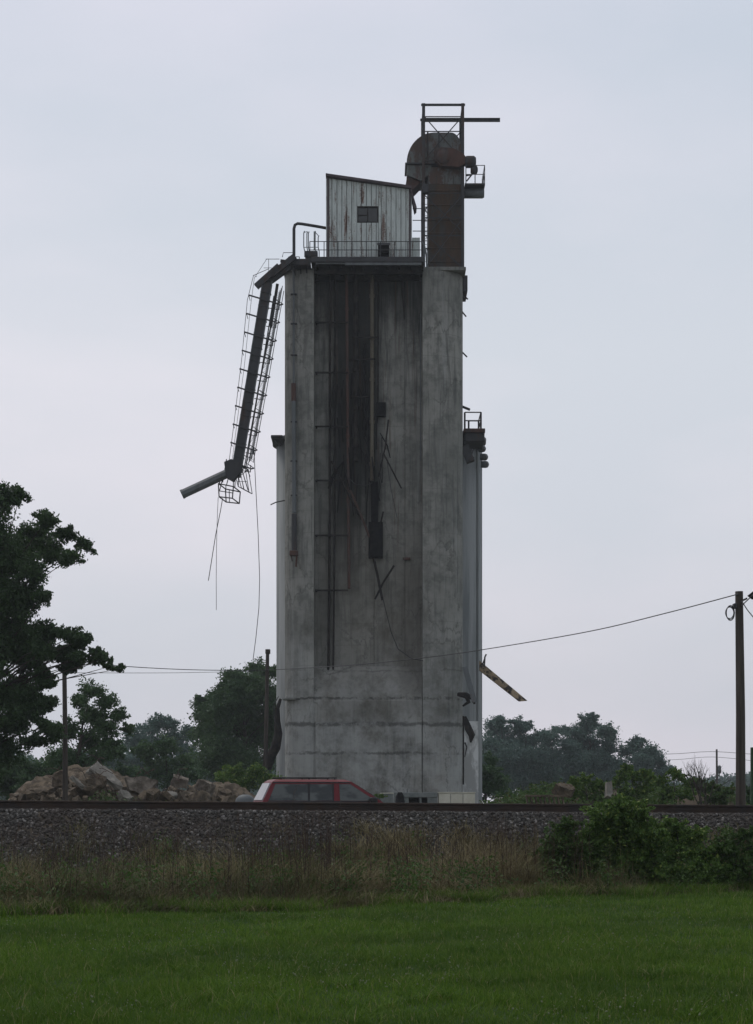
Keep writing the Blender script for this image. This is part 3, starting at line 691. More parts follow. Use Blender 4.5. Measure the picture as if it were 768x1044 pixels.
# foot wall closing the recess
zb1 = ez(713); zb2 = ez(737)
fw = [(YF+.03,GZ),(YF+.03,zb1-.1),(YF+.15,zb1+.25),(YF+.6,zb1+1.0),(YR-.13,zb1+1.9),(YR-.13,GZ)]
mb = MB(); nn = len(fw); mb.add([(x1+.004,y,z) for y,z in fw]+[(x2,y,z) for y,z in fw], [(i,(i+1)%nn,nn+(i+1)%nn,nn+i) for i in range(nn)]+[tuple(range(nn)),tuple(range(2*nn-1,nn-1,-1))])
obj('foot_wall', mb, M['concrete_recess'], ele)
obj('foot_plinth', MB().bbox(x1+.1,x2-.03,YF-.10,YF+.028,GZ,zb2,.02), M['concrete'], ele)
# thin ledges
mb = MB(); mb.bbox(xl-.06,x1-.4,YF+.1,YF+.9,zb1-.02,zb1+.10,.02); obj('ledge', mb, M['concrete'], ele)
# rear tanks
for (cx, cy, r, zt) in ((-2.85,115.6,3.05,ez(449,115)), (3.15,115.6,3.08,ez(447,115))):
    mb = MB().lathe((cx,cy,0), [(r,GZ),(r,zt),(r-.3,zt+.001),(0,zt+.05)], 64); obj('storage_tank', mb, M['concrete_tank'], ele)
    mb = MB().lathe((cx,cy,zt), [(r+.0,-.25),(r+.22,-.22),(r+.24,.02),(r,.06)], 64); obj('tank_rim', mb, M['dark_steel'], ele)
# white rendered strip at right foot
mb = MB().prism_z([(xr+.004,YF+2.2),(ex(488,110.5),YF+2.6),(ex(488.5,110.5),YF+5.5),(xr+.004,YF+5.5)], GZ, ez(735,110)); obj('foot_buttress', mb, M['white_render'], ele)
# seam pipe on right tank
mb = MB().tube([(ex(487,112.9),112.9,GZ),(ex(487,112.9),112.9,ez(460,112.9))], .07, 8); obj('seam_pipe', mb, M['concrete_tank'], ele)
# cap slab over bins
mb = MB().bbox(xl-.02,x1+.08,YF+.25,YB+.1,ztop+.002,ztop+.16,.02); obj('cap_slab', mb, M['concrete'], ele)
mb = MB().bbox(x2-.1,xr+.1,YF+.1,YB+.1,ztop+.002,ztop+.20,.02); obj('cap_slab', mb, M['concrete'], ele)
mb = MB().box(x1+.09,x2-.11,YR-.3,YB,ztop-.295,ztop+.1); obj('cap_slab', mb, M['soot'], ele)
mb = MB().bbox(xr+.002,xr+.26,YF+1.6,YF+4,ztop-.75,ztop+.13,.02); obj('bracket', mb, M['dark_steel'], ele)
mb = MB()
for py, l in ((290,.3),(308,.2),(350,.25)): mb.bar((xr-.05,YF+2,ez(py)),(xr+l,YF+2.2,ez(py)-.25),.07)
obj('bracket', mb, M['dark_steel'], ele)

# downpipe on left bin
mb = MB().tube([(ex(299.5),YF+.02,ez(272)),(ex(299.5),YF+.0,ez(392))], .065, 8); r0 = thing('downpipe', (ex(299.5),YF,ez(560)), 'long grey downpipe fixed to the left concrete bin', 'pipe')
obj('pipe', mb, M['grey_steel'], r0)
obj('pipe', MB().tube([(ex(299.5),YF-.02,ez(408)),(ex(300),YF-.02,ez(523))], .12, 10), M['grey_steel'], r0)
obj('coupling', MB().tube([(ex(299.5),YF-.02,ez(391)),(ex(299.5),YF-.02,ez(409))], .14, 8), M['rusty_steel'], r0)
mb = MB()
for py in (300,330,362,430,470,505): mb.bbox(ex(296.5),ex(303),YF-.10,YF+.13,ez(py)-.03,ez(py)+.03,.008)
obj('clamp', mb, M['dark_steel'], r0)
mb = MB().tube([(ex(300),YF+.0,ez(524)),(ex(300),YF+.0,ez(562))], .15, 8); r1 = solo('downpipe', mb, M['dark_steel'], 'dark lower length of downpipe below the grey one on the left bin', 'pipe')
mb = MB().bbox(ex(295.5),ex(304),YF-.35,YF+.12,ez(567),ez(562),.02); mb.bar((ex(303),YF-.2,ez(565)),(ex(302),YF-.1,ez(578)),.09); mb.bar((ex(297),YF-.2,ez(565)),(ex(298),YF+.05,ez(572)),.06)
solo('wall_bracket', mb, M['rusty_steel'], 'rusty shelf bracket on the left bin where the downpipe ends', 'bracket')

# pipes & ladder in recess
YP = YR-.25
rp = thing('pipe_ladder', (ex(340,YP),YP,ez(718)), 'dark pair of vertical pipes held by cross brackets in the recess', 'pipes')
for px, r, b in ((336.5,.075,718),(341.5,.06,716)):
    obj('pipe', MB().tube([(ex(px,YP),YP,ez(276,YP)),(ex(px,YP),YP,ez(520,YP)),(ex(px-2,YP),YP+.05,ez(b,YP))], r, 8), M['soot'], rp)
for py in (329,380,435,490,546,602):
    mb = MB().bbox(ex(321.5,YP),ex(355,YP),YP-.12,YP-.05,ez(py,YP)-.05,ez(py,YP)+.04,.01); mb.box(ex(322,YP),ex(323.5,YP),YP-.05,YP+.34,ez(py,YP)-.04,ez(py,YP)+.03)
    obj('cross_bracket', mb, M['soot'], rp)
def pipe(lbl, px, y0, y1, r, mat, Y=YP, px2=None, cat='pipe', name='wall_pipe'):
    px2 = px if px2 is None else px2
    mb = MB().tube([(ex(px,Y),Y,ez(y0,Y)),(ex((px+px2)/2,Y),Y+.01,ez((y0+y1)/2,Y)),(ex(px2,Y),Y,ez(y1,Y))], r, 8)
    for t in np.arange(.12,.95,.2):
        p = Vector((ex(px+(px2-px)*t,Y),Y,ez(y0+(y1-y0)*t,Y))); mb.tube([p+Vector((0,0,-.08)),p+Vector((0,0,.08))], r*1.35, 8)
    return solo(name, mb, M[mat], lbl, cat)
pipe('rust brown pipe ending beside the lowest cross bracket', 353.5, 276, 600, .09, 'rusty_steel', px2=356)
pipe('wide black soot-coated pipe in the middle of the dark stain', 363, 276, 470, .15, 'soot')
pipe('tan vertical pipe, thickest and palest in the recess', 379.5, 276, 490, .12, 'tan_pipe')
pipe('thin dark conduit running close right of the tan pipe', 385.5, 276, 408, .045, 'soot')
pipe('short black pipe between the black and the tan pipes', 371.5, 350, 445, .08, 'box_black')
mb = MB().tube([(ex(410.5),YF+1.2,ez(277)),(ex(410.8),YF+1.2,ez(295)),(ex(412.5),YF+1.3,ez(310)),(ex(414.5),YF+1.4,ez(328))], [.05,.05,.06,.07], 7); mb.bbox(ex(413),ex(416.5),YF+1.3,YF+1.5,ez(331),ez(323),.02)
solo('bent_conduit', mb, M['soot'], 'short bent black conduit hanging below the deck at right of the recess', 'conduit')
pipe('thin conduit line down the seam of the right bin', 429, 320, 470, .03, 'grey_steel', Y=YF+.9, name='wall_conduit')

# boxes
def boxthing(lbl, x0,x1_,y0,y1, mat, Y0, d=.4, cat='electrical box'):
    r = thing('electrical_box', (ex((x0+x1_)/2,Y0),Y0,ez(y1,Y0)), lbl, cat)
    obj('casing', MB().bbox(ex(x0,Y0),ex(x1_,Y0),Y0,Y0+d,ez(y1,Y0),ez(y0,Y0),.02), M[mat], r)
    obj('door', MB().bbox(ex(x0+1,Y0),ex(x1_-1,Y0),Y0-.03,Y0-.002,ez(y1-1.2,Y0),ez(y0+1.2,Y0),.01), M[mat], r)
    return r
boxthing('small black box hanging on the wall right of the tan pipe', 383.5,393.5,410,424,'box_black',YF+.9)
boxthing('large black box hanging lowest on the wall above crossed rods', 375.8,390.5,532,568.5,'box_black',YF+.8,.5)
mb = MB().bbox(ex(378.5),ex(385.5),YF+.95,YF+1.1,ez(531),ez(488),.01); solo('metal_sheet', mb, M['box_black'], 'narrow black metal sheet just above the large black box', 'metal sheet')
def rod(lbl, pts, r, mat='soot', Y=YF+.85, name='metal_rod', cat='rod', n=5):
    mb = MB().tube([Vector((ex(a,Y),Y+dz,ez(b,Y))) for a,b,dz in pts], r, n); return solo(name, mb, M[mat], lbl, cat)
rod('dark rod hanging straight down from the large black box', [(381,569,0),(385.5,590,-.05),(390,612,0)], .075)
rod('dark rod crossing slantwise below the large black box', [(402,577,-.2),(391,594,-.1),(382.5,611,0)], .06)
rod('slanting thin rod left hanging right of the tan pipe', [(391,462,0),(400,480,-.1),(409.5,498,0)], .045)
rod('second bent black rod left of the slanting thin one', [(396,428,0),(393,455,-.1),(386,486,0)], .05)
rod('long slanting black strut across the cross brackets', [(338,470,.0),(352,497,-.05),(368,530,0)], .05)
rod('brown slanting bar leading down to the large black box', [(357,500,0),(366,520,-.05),(377,548,0)], .07, 'rusty_steel')
rod('short prong sticking up beside the top of the large box', [(388,535,-.1),(391,522,-.15)], .05)
rod('thin wire hanging between slanting rod and the wall seam', [(394,466,0),(399,500,-.1),(405,528,0)], .016, 'wire', name='hanging_wire', cat='wire')
rod('black cable drooping from the crossed rods to the right bin', [(390,608,0),(394,625,-.1),(399,645,-.1),(406,662,-.15),(419,672,-.6),(431,675,-.9)], .025, 'wire', name='hanging_cable', cat='cable')
rod('curved black cable looping under the fourth cross bracket', [(355,487,0),(362,494,-.1),(372,496,-.1),(380,492,0)], .03, 'wire', name='hanging_cable', cat='cable')
# tangled torn strips around box
rs = random.Random(5)
mb = MB()
for k in range(44):
    x0 = rs.uniform(342,392); y0 = rs.uniform(370,490); l = rs.uniform(15,55); dx = rs.gauss(0,4)
    Y = YF+rs.uniform(.8,1.35)
    mb.tube([(ex(x0,Y),Y,ez(y0,Y)),(ex(x0+dx*.7,Y),Y-.08,ez(y0+l*.5,Y)),(ex(x0+dx,Y),Y,ez(y0+l,Y))], rs.uniform(.02,.055), 4)
solo('torn_metal_strips', mb, M['box_black'], 'tangle of torn black metal strips around the pipes at mid height', 'scrap metal', kind='stuff')
mb = MB()
for (a,b,c,d) in ((359,345,385,345),(356,368,383,367),(340,437,352,437),(358,405,376,406),(345,395,350,430)): mb.bar((ex(a,YP),YP-.3,ez(b,YP)),(ex(c,YP),YP-.28,ez(d,YP)),.08,.06)
solo('pipe_straps', mb, M['soot'], 'dark horizontal straps across the sooty pipes in the upper recess', 'straps', kind='stuff')
mb = MB().bbox(ex(411),ex(419),YR-.30,YR-.14,ez(568.5),ez(566),.01); solo('wall_stub', mb, M['rusty_steel'], 'short rusty stub on the recess wall above the brown patch', 'bracket')

# side stubs
mb = MB().bar((ex(472),YF+2.4,ez(405)),(ex(481),YF+2.2,ez(409.5)),.12); solo('metal_stub', mb, M['dark_steel'], 'dark stub sticking out of the right bin above its side platform', 'bracket')
mb = MB().tube([(ex(289),YF+4.6,ez(508,112)),(ex(281,112),YF+4.4,ez(511,112)),(ex(275.5,112),YF+4.4,ez(513.6,112))], .035, 5); solo('metal_rod', mb, M['dark_steel'], 'thin rod poking out to the left of the rear left tank', 'rod')
mb = MB().bbox(ex(277,113),ex(289,113),112.2,115,ez(449,113),ez(446,113),.03); mb.bar((ex(280,113),113,ez(447,113)),(ex(287,113),113,ez(454,113)),.15); solo('tank_hatch', mb, M['dark_steel'], 'dark hatch lid overhanging the rear left tank', 'hatch')

# right side platform
r = thing('side_platform', (ex(484,112),112,ez(451,112)), 'rusty side platform with a railing on top of the right tank', 'platform')
obj('floor', MB().bbox(ex(472.5,111),ex(494.5,111),110.6,113.4,ez(442,111),ez(438,111),.02), M['rusty_steel'], r)
obj('skirt', MB().bbox(ex(473.7,111),ex(494,111),110.75,113.3,ez(450.5,111),ez(442,111)-.005,.02), M['dark_steel'], r)
def rail(root, pts, hs, mat='dark_steel', t=.03, post=.035, name='railing', n=6):
    """pts: floor corner points; hs: heights of rails"""
    mb = MB(); pts = [Vector(p) for p in pts]
    for a, b in zip(pts, pts[1:]):
        for h in hs: mb.tube([a+Vector((0,0,h)), b+Vector((0,0,h))], t, n)
    for a in pts: mb.tube([a, a+Vector((0,0,max(hs)))], post, n)
    return obj(name, mb, M[mat], root)
zf = ez(438,111)
rail(r, [(ex(474,110.7),110.7,zf),(ex(490.5,110.7),110.7,zf),(ex(490.5,110.7),113.2,zf),(ex(478,113.2),113.2,zf)], (.45,.92), t=.035, post=.06)
# cone vents
for i,(px,py) in enumerate(((491.5,457.5),(493.7,466),(494.6,473.5))):
    mb = MB().lathe((ex(px-4,114),114,ez(py,114)), [(.0,0),(.20,0.0),(.21,.28),(.17,.40),(.06,.46),(0,.47)], 16, 'x')
    solo('cone_vent', mb, M['grey_steel'], ('highest','middle','lowest')[i]+' of the three round nozzles beside the right tank top', 'vent', 'round nozzles on the tank')
mb = MB(); a = P(474,452,110.4); 
mb.bar(P(474,455,110.2),P(480,471,110),.45,.3); mb.bar(P(479,470,110),P(483,466,110),.14); mb.bar(P(478,465,110),P(481,458,110),.1); mb.tube([P(481,463,110),P(483,458,110),P(480,460,110)],.05,6)
solo('broken_spout', mb, M['dark_steel'], 'dark broken spout hanging under the right side platform', 'spout')

# ---------------- wood beam at right
mb = MB(); a = P(489,678,109.5); b = P(536,714,108.2); d = (b-a).normalized(); 
mb.add([a+Vector((0,0,.25)), b+Vector((.1,0,-.02)), b+Vector((-.35,0,-.06)), a+Vector((0,0,-.3)), a+Vector((0,.3,.25)), b+Vector((.1,.3,-.02)), b+Vector((-.35,.3,-.06)), a+Vector((0,.3,-.3))],
       [(0,1,2,3),(4,5,6,7),(0,1,5,4),(1,2,6,5),(2,3,7,6),(3,0,4,7)])
rb = thing('spout_beam', a, 'yellowish broken chute slanting out of the right tank', 'chute')
obj('chute_body', mb, M['timber_yellow'], rb)
mb = MB().tube([P(494,680,109.3),P(494.5,670,109.3),P(496,667,109.3)], .05, 6); mb.tube([P(492,678,109.3),P(494,672,109.3)], .04, 6); obj('hook', mb, M['dark_steel'], rb)
# leaning plank and torn iron at right foot
mb = MB().bar(P(474,680,107.6),P(484,716,107.3),.28,.12); solo('leaning_plank', mb, M['grey_steel'], 'pale plank leaning against the lower right bin', 'plank')
mb = MB(); rs = random.Random(8)
pts = [P(467,708,107.7),P(475,709,107.5),P(482,712,107.4),P(484,718,107.4),P(478,716,107.4),P(472,720,107.5)]
mb.tube(pts[:3], [.12,.18,.1], 5); mb.tube([pts[1],pts[4],pts[5]], [.14,.12,.05], 5); mb.tube([pts[2],pts[3]], [.12,.06], 5)
solo('torn_sheet', mb, M['soot'], 'crumpled dark metal at the foot of the leaning plank', 'scrap metal')
mb = MB(); mb.tube([P(474,731,107.8),P(477,742,107.6),P(481,750,107.4),P(480,757,107.5)], [.1,.22,.2,.05], 5); mb.tube([P(472.5,730,107.9),P(472.5,800,107.9)], .05, 5); mb.tube([P(474,757,107.6),P(476,762,107.6),P(474,772,107.6)], [.05,.04,.02], 5)
solo('torn_sheet', mb, M['soot'], 'dark torn iron hanging on the lower right corner', 'scrap metal')
# torn sheet at left foot
mb = MB()
pts = [P(286,713,107.9),P(283,722,107.6),P(283,735,107.4),P(284,748,107.3),P(281,762,107.2),P(276,772,107.1),P(275,785,107.2)]
mb.tube(pts, [.08,.12,.16,.22,.28,.26,.1], 6); mb.tube([P(283,720,107.5),P(280,740,107.4),P(281,755,107.2)], .04, 5)
solo('torn_sheet', mb, M['soot'], 'dark bent sheet hanging at the lower left corner of the elevator', 'scrap metal')

# ================================================================== ROOF DECK
ZD = ez(267)   # deck underside at front
rd = thing('roof_deck', (0,110,ZD), 'dark steel walkway deck overhanging the top of the recess', 'walkway')
YD = 106.9
exD = lambda px: ex(px,YD); ezD = lambda py: ez(py,YD)
obj('deck_edge', MB().bbox(exD(317),exD(432.5),YD,YD+.25,ezD(267),ezD(261.5),.02), M['dark_steel'], rd)
obj('deck_floor', MB().box(exD(317),exD(432.5),YD+.252,YB-1,ezD(265),ezD(263)), M['soot'], rd)
mb = MB()
for px in range(322,432,12): mb.box(exD(px),exD(px)+.12,YD+.3,YR,ezD(271),ezD(265)-.004)
obj('joists', mb, M['soot'], rd)
mb = MB().prism_z([(exD(320),YD+.9),(exD(431),YD+.9),(exD(431),YD+1.1),(exD(320),YD+1.1)], ezD(274.5), ezD(265.2)); obj('beam', mb, M['soot'], rd)
mb = MB().prism_z([(exD(322),YD+.1),(exD(378),YD+.1),(exD(378),YD+.2),(exD(322),YD+.2)], ezD(268.5), ezD(267)-.004); mb.box(exD(352),exD(430),YD+.05,YD+.15,ezD(269.8),ezD(267)-.004); obj('edge_trim', mb, M['grey_steel'], rd)
mb = MB().bbox(exD(294),exD(316.8),YD+.3,YD+.6,ezD(268.5),ezD(262),.02); mb.box(exD(294),exD(316.8),YD+.65,YB-1,ezD(267.5),ezD(266.5)); obj('side_beam', mb, M['dark_steel'], rd)
mb = MB()
for px in (300,306,312): mb.bar((exD(px),YD+.5,ezD(268.5)),(exD(px),YD+1.6,ezD(275)),.06)
obj('strut', mb, M['dark_steel'], rd)
zf = ezD(261.5)
pts = [(exD(px),YD+.06,zf) for px in (316,330.5,344.7,359,373.6,388,402.3,416,430)]+[(exD(432),YD+2.2,zf),(exD(432),YD+4.5,zf)]
rail(rd, pts, (.38,.84), 'dark_steel', .022, .028)
rail(rd, [(exD(294),YD+.4,zf),(exD(305),YD+.4,zf)], (.1,), 'dark_steel', .02, .025)
# curved rail end at right
mb = MB().tube([(exD(430),YD+.1,zf+.84),(exD(433),YD+.12,zf+.6),(exD(435),YD+.12,zf+.1),(exD(435.5),YD+.12,zf-.6)], .05, 6); mb.tube([(exD(431.5),YD+.1,zf+.7),(exD(432.5),YD+.12,zf+.3),(exD(432.5),YD+.12,zf-.3)],.03,6); obj('rail_end', mb, M['grey_steel'], rd)

# hoops of access ladder at left of headhouse
r = thing('ladder_hoops', P(317,261,107.6), 'pale upright ladder hoops standing on the deck left of the headhouse', 'ladder')
mb = MB()
for px, t in ((309.8,235.5),(313,236),(314.5,236),(321,235.5),(324.5,240)):
    mb.tube([P(px+1,262,107.6),P(px+1,256,107.6),P(px,252,107.6),P(px,t+2,107.6),P(px+.8,t,107.6)], .03, 6)
mb.tube([P(310,252,107.6),P(325,252,107.9)], .02, 6); mb.tube([P(310,237,107.6),P(313,236,107.6)], .02, 6); mb.tube([P(321,236,107.6),P(324.5,240,107.6)], .02, 6)
obj('hoops', mb, M['grey_steel'], r)
obj('panel', MB().bbox(*(lambda a,b:(a.x,b.x,107.7,107.75,b.z,a.z))(P(319.8,235.5,107.7),P(322,255,107.7)),.01), M['siding'], r)
obj('step', MB().bbox(*(lambda a,b:(a.x,b.x,107.5,108.1,b.z,a.z))(P(311,256,107.6),P(324,261.4,107.6)),.02), M['dark_steel'], r)
# bent vent pipe
mb = MB().tube([P(333,232.5,109),P(322,230.5,108.8),P(308,228.2,108.6),P(303.5,227.8,108.6),P(300.8,229.3,108.6),P(299.8,233,108.6),P(299.8,250,108.6),P(299.8,274,108.6)], .085, 10)
r = solo('vent_pipe', mb, M['dark_steel'], 'thick bent pipe arching from the headhouse wall down to the left bin', 'pipe')

# ================================================================== HEADHOUSE
YH = 108.6
hx = lambda px: ex(px,YH); hz = lambda py: ez(py,YH)
hh_ = thing('headhouse', (hx(377),YH+2,zf), 'pale corrugated metal headhouse with rust streaks and one window on the roof', 'shed')
YHB = 112.6; xa, xb = hx(333.6), hx(419); zl, zr = hz(181.5), hz(193); zbase = ztop+.2
def roofz(x): return zl+(zr-zl)*(x-xa)/(xb-xa)
wx0, wx1, wz0, wz1 = hx(364), hx(386), hz(227), hz(210)
mb = MB()
# front wall out of vertical ribbed boards, leaving the window open
nb = 17; bw = (xb-xa)/nb
def board(x0, x1, z0a, z1a, z1b):
    y = YH+random.uniform(-.012,.012)
    e = .02
    mb.add([(x0+e,y,z0a),(x1-e,y,z0a),(x1-e,y,z1b),(x0+e,y,z1a),(x0,y+.05,z0a),(x1,y+.05,z0a),(x1,y+.05,z1b),(x0,y+.05,z1a)],
           [(0,1,2,3),(7,6,5,4),(0,4,5,1),(1,5,6,2),(2,6,7,3),(3,7,4,0)])
for i in range(nb):
    x0 = xa+i*bw+.006; x1_ = x0+bw-.012
    if x1_ > wx0+.01 and x0 < wx1-.01:
        # split boards around window
        segs = []
        if x0 < wx0: board(x0, wx0-.004, zbase, roofz(x0), roofz(wx0)); x0 = wx0
        if x1_ > wx1: board(wx1+.004, x1_, zbase, roofz(wx1), roofz(x1_)); x1_ = wx1
        board(x0, x1_, zbase+random.uniform(0,.02), wz0, wz0); board(x0, x1_, wz1, roofz(x0), roofz(x1_))
    else: board(x0, x1_, zbase, roofz(x0), roofz(x1_))
obj('front_wall', mb, M['siding'], hh_)
mb = MB().add([(xa,YH+.052,zbase),(xa,YHB,zbase),(xa,YHB,roofz(xa)),(xa,YH+.052,roofz(xa)),(xa-.06,YH+.052,zbase),(xa-.06,YHB,zbase),(xa-.06,YHB,roofz(xa)),(xa-.06,YH+.052,roofz(xa))],[(0,1,2,3),(4,5,6,7),(0,1,5,4),(1,2,6,5),(2,3,7,6),(3,0,4,7)])
mb.box(xb,xb+.06,YH+.052,YHB,zbase,zr); mb.add([(xa,YHB-.06,zbase),(xb,YHB-.06,zbase),(xb,YHB-.06,zr),(xa,YHB-.06,zl),(xa,YHB-.002,zbase),(xb,YHB-.002,zbase),(xb,YHB-.002,zr),(xa,YHB-.002,zl)],[(0,1,2,3),(7,6,5,4),(0,4,5,1),(1,5,6,2),(2,6,7,3),(3,7,4,0)]); obj('side_wall', mb, M['siding'], hh_)
mb = MB(); ov = .07; t = .14
mb.add([(xa-ov,YH-.25,zl+.06),(xb+.05,YH-.25,zr+.0),(xb+.05,YHB+.2,zr),(xa-ov,YHB+.2,zl+.06),(xa-ov,YH-.25,zl+.06+t),(xb+.05,YH-.25,zr+t),(xb+.05,YHB+.2,zr+t),(xa-ov,YHB+.2,zl+.06+t)],
       [(3,2,1,0),(4,5,6,7),(0,1,5,4),(1,2,6,5),(2,3,7,6),(3,0,4,7)])
obj('roof', mb, M['tar'], hh_)
mb = MB(); a0 = hx(418.6); a1 = hx(422.8)
mb.add([(a0,YH-.2,hz(194)),(a1,YH-.2,hz(214)),(a1,YH+.9,hz(214)),(a0,YH+.9,hz(194)),(a0+.02,YH-.2,hz(192)),(a1+.12,YH-.2,hz(212)),(a1+.12,YH+.9,hz(212)),(a0+.02,YH+.9,hz(192))],[(0,1,2,3),(4,5,6,7),(0,1,5,4),(1,2,6,5),(2,3,7,6),(3,0,4,7)])
obj('eave', mb, M['tar'], hh_)
mb = MB().box(hx(366),hx(370),YH+.6,YH+.9,roofz(hx(368))+.1,hz(183)+.1); mb.box(hx(365.5),hx(372),YH+.55,YH+.95,hz(182.6)+.1,hz(181.8)+.12); obj('chimney', mb, M['siding'], hh_)
mb = MB().box(hx(420.5),hx(428.5),YH+.4,YH+3,zbase,hz(240)); obj('lean_to', mb, M['siding'], hh_)
w = obj('window', MB().box(wx0,wx1,YH+.03,YH+.09,wz1-.07,wz1).box(wx0,wx1,YH+.03,YH+.09,wz0,wz0+.07).box(wx0,wx0+.07,YH+.03,YH+.09,wz0+.072,wz1-.072).box(wx1-.07,wx1,YH+.03,YH+.09,wz0+.072,wz1-.072)
        .box((wx0+wx1)/2-.03,(wx0+wx1)/2+.03,YH+.035,YH+.085,wz0+.072,wz1-.072).box(wx0+.072,(wx0+wx1)/2-.032,YH+.035,YH+.085,wz0+.42,wz0+.46), M['soot'], hh_)
obj('pane', MB().box(wx0+.06,wx1-.06,YH+.1,YH+.11,wz0+.06,wz1-.06), M['glass'], w)
mb = MB().box(xa,xa+.12,YH-.03,YH-.014,zbase,roofz(xa)); mb.box(xb-.1,xb+.0,YH-.03,YH-.014,zbase,roofz(xb)); obj('corner_trim', mb, M['tar'], hh_)
# fan box on the rail
r = thing('exhaust_fan', P(391,259,107.5), 'dark square exhaust fan box on the headhouse wall behind the railing', 'fan')
a = P(385.5,247.5,107.6); b = P(397,258.5,107.6)
obj('housing', MB().bbox(a.x,b.x,107.6,YH-.02,b.z,a.z,.04), M['box_black'], r)
obj('hood', MB().add([(a.x-.05,107.4,a.z-.15),(b.x+.05,107.4,a.z-.15),(b.x+.05,107.62,a.z+.02),(a.x-.05,107.62,a.z+.02),(a.x-.05,107.4,a.z-.18),(b.x+.05,107.4,a.z-.18),(b.x+.05,107.62,a.z-.02),(a.x-.05,107.62,a.z-.02)],[(0,1,2,3),(4,5,6,7),(0,1,5,4),(1,2,6,5),(2,3,7,6),(3,0,4,7)]), M['dark_steel'], r)

# ================================================================== BUCKET ELEVATOR + TOWER
YT0, YT1 = 109.0, 111.6
tx = lambda px: ex(px,YT0); tz = lambda py: ez(py,YT0)
zt0 = ztop+.2
tw = thing('steel_tower', (tx(452),110.3,zt0), 'open dark steel lattice tower standing around the bucket elevator', 'tower')
xL, xR = tx(430.5), tx(473.5)
for x,y in ((xL,YT0),(xR,YT0),(xL+.0,YT1),(xR,YT1)):
    m = MB(); w = .17; t = .035
    sx = 1 if x == xL else -1; sy = 1 if y == YT0 else -1
    m.box(min(x,x+sx*w),max(x,x+sx*w),min(y,y+sy*t),max(y,y+sy*t),zt0-1.0 if False else zt0,tz(105)); m.box(min(x,x+sx*t),max(x,x+sx*t),min(y+sy*t,y+sy*w),max(y+sy*t,y+sy*w),zt0,tz(105))
    obj('post', m, M['dark_steel'], tw)
mb = MB()
for y in (YT0+.1,YT1-.1): mb.bbox(xL-.05,xR+.05,y-.05,y+.05,tz(107.2),tz(105),.01); mb.box(xL+.04,xR-.04,y-.03,y+.03,tz(118.6),tz(117.8))
for x in (xL+.08,xR-.08): mb.box(x-.05,x+.05,YT0+.16,YT1-.16,tz(107),tz(105.3)); mb.box(x-.04,x+.04,YT0+.16,YT1-.16,tz(116),tz(114.8))
obj('top_frame', mb, M['dark_steel'], tw)
ym = (YT0+YT1)/2
mb = MB().box(xL+.02,tx(511.5),ym-.09,ym+.09,tz(115.5),tz(114.8)).box(xL+.02,tx(511.5),ym-.02,ym+.02,tz(114.8)+.001,tz(112.9)-.001).box(xL+.02,tx(511.5),ym-.09,ym+.09,tz(112.9),tz(112.2))
obj('hoist_beam', mb, M['dark_steel'], tw)
mb = MB(); t = .05
for y in (YT0+.02,YT1-.02):
    mb.bar((xL+.1,y,tz(118)),(xR-.1,y+.01,tz(163)),t); mb.bar((xR-.1,y+.06,tz(118)),(xL+.1,y+.06,tz(163)),t)
    mb.bar((xL+.1,y,tz(198)),(xR-.1,y+.01,tz(236)),t); mb.bar((xR-.1,y+.06,tz(198)),(xL+.4,y+.06,tz(236)),t)
    mb.bar((xL+.3,y,tz(240)),(xR-.1,y+.01,tz(273)),t); mb.bar((xR-.1,y+.06,tz(222)),(xL+.3,y+.06,tz(270)),t)
    for py in (164,197,222,240): mb.box(xL+.1,xR-.1,y-.03-.04,y-.03,tz(py+.6),tz(py-.4))
obj('bracing', mb, M['dark_steel'], tw)
# ladder in tower
r = thing('tower_ladder', (tx(434),109.3,zt0), 'narrow steel ladder between the tower post and the bucket elevator casing', 'ladder')
mb = MB()
for px in (432.6,436): mb.tube([(tx(px),109.35,zt0),(tx(px),109.35,tz(178))], .02, 6)
obj('stile', mb, M['dark_steel'], r)
mb = MB(); z = zt0+.3
while z < tz(178): mb.tube([(tx(432.6),109.35,z),(tx(436),109.35,z)], .014, 5); z += .32
obj('rungs', mb, M['dark_steel'], r)
mb = MB()
for a,b,c,d in ((431,215,436,208),(431,228,436,218),(431,233,436,240)): mb.bar((tx(a),109.5,tz(b)),(tx(c),109.5,tz(d)),.035)
for py in (210,222,233,243): mb.box(tx(421 if py != 243 else 431),tx(436),109.45,109.48,tz(py)-.02,tz(py)+.02)
obj('brace', mb, M['dark_steel'], r)

be = thing('bucket_elevator', (tx(454),110.2,zt0), 'rust-brown bucket elevator casing under a rounded grey metal hood', 'bucket elevator')
cx0, cx1 = tx(437.3), tx(471.3); YC0, YC1 = YT0+.35, YT1-.35
mb = MB().box(cx0,cx1,YC0,YC1,zt0,tz(177)); 
for py in (192,207,222,236,251,265): mb.bbox(cx0-.04,cx1+.04,YC0-.05,YC0-.003,tz(py)-.05,tz(py)+.03,.01)
for px in (445.5,454,462.5): mb.box(tx(px)-.025,tx(px)+.025,YC0-.03,YC0-.004,zt0,tz(177))
obj('casing', mb, M['casing'], be)
mb = MB().bbox(cx0-.03,cx1+.03,YC0-.02,YC1+.02,tz(186),tz(168),.03)
obj('upper_casing', mb, M['hood_metal'], be)
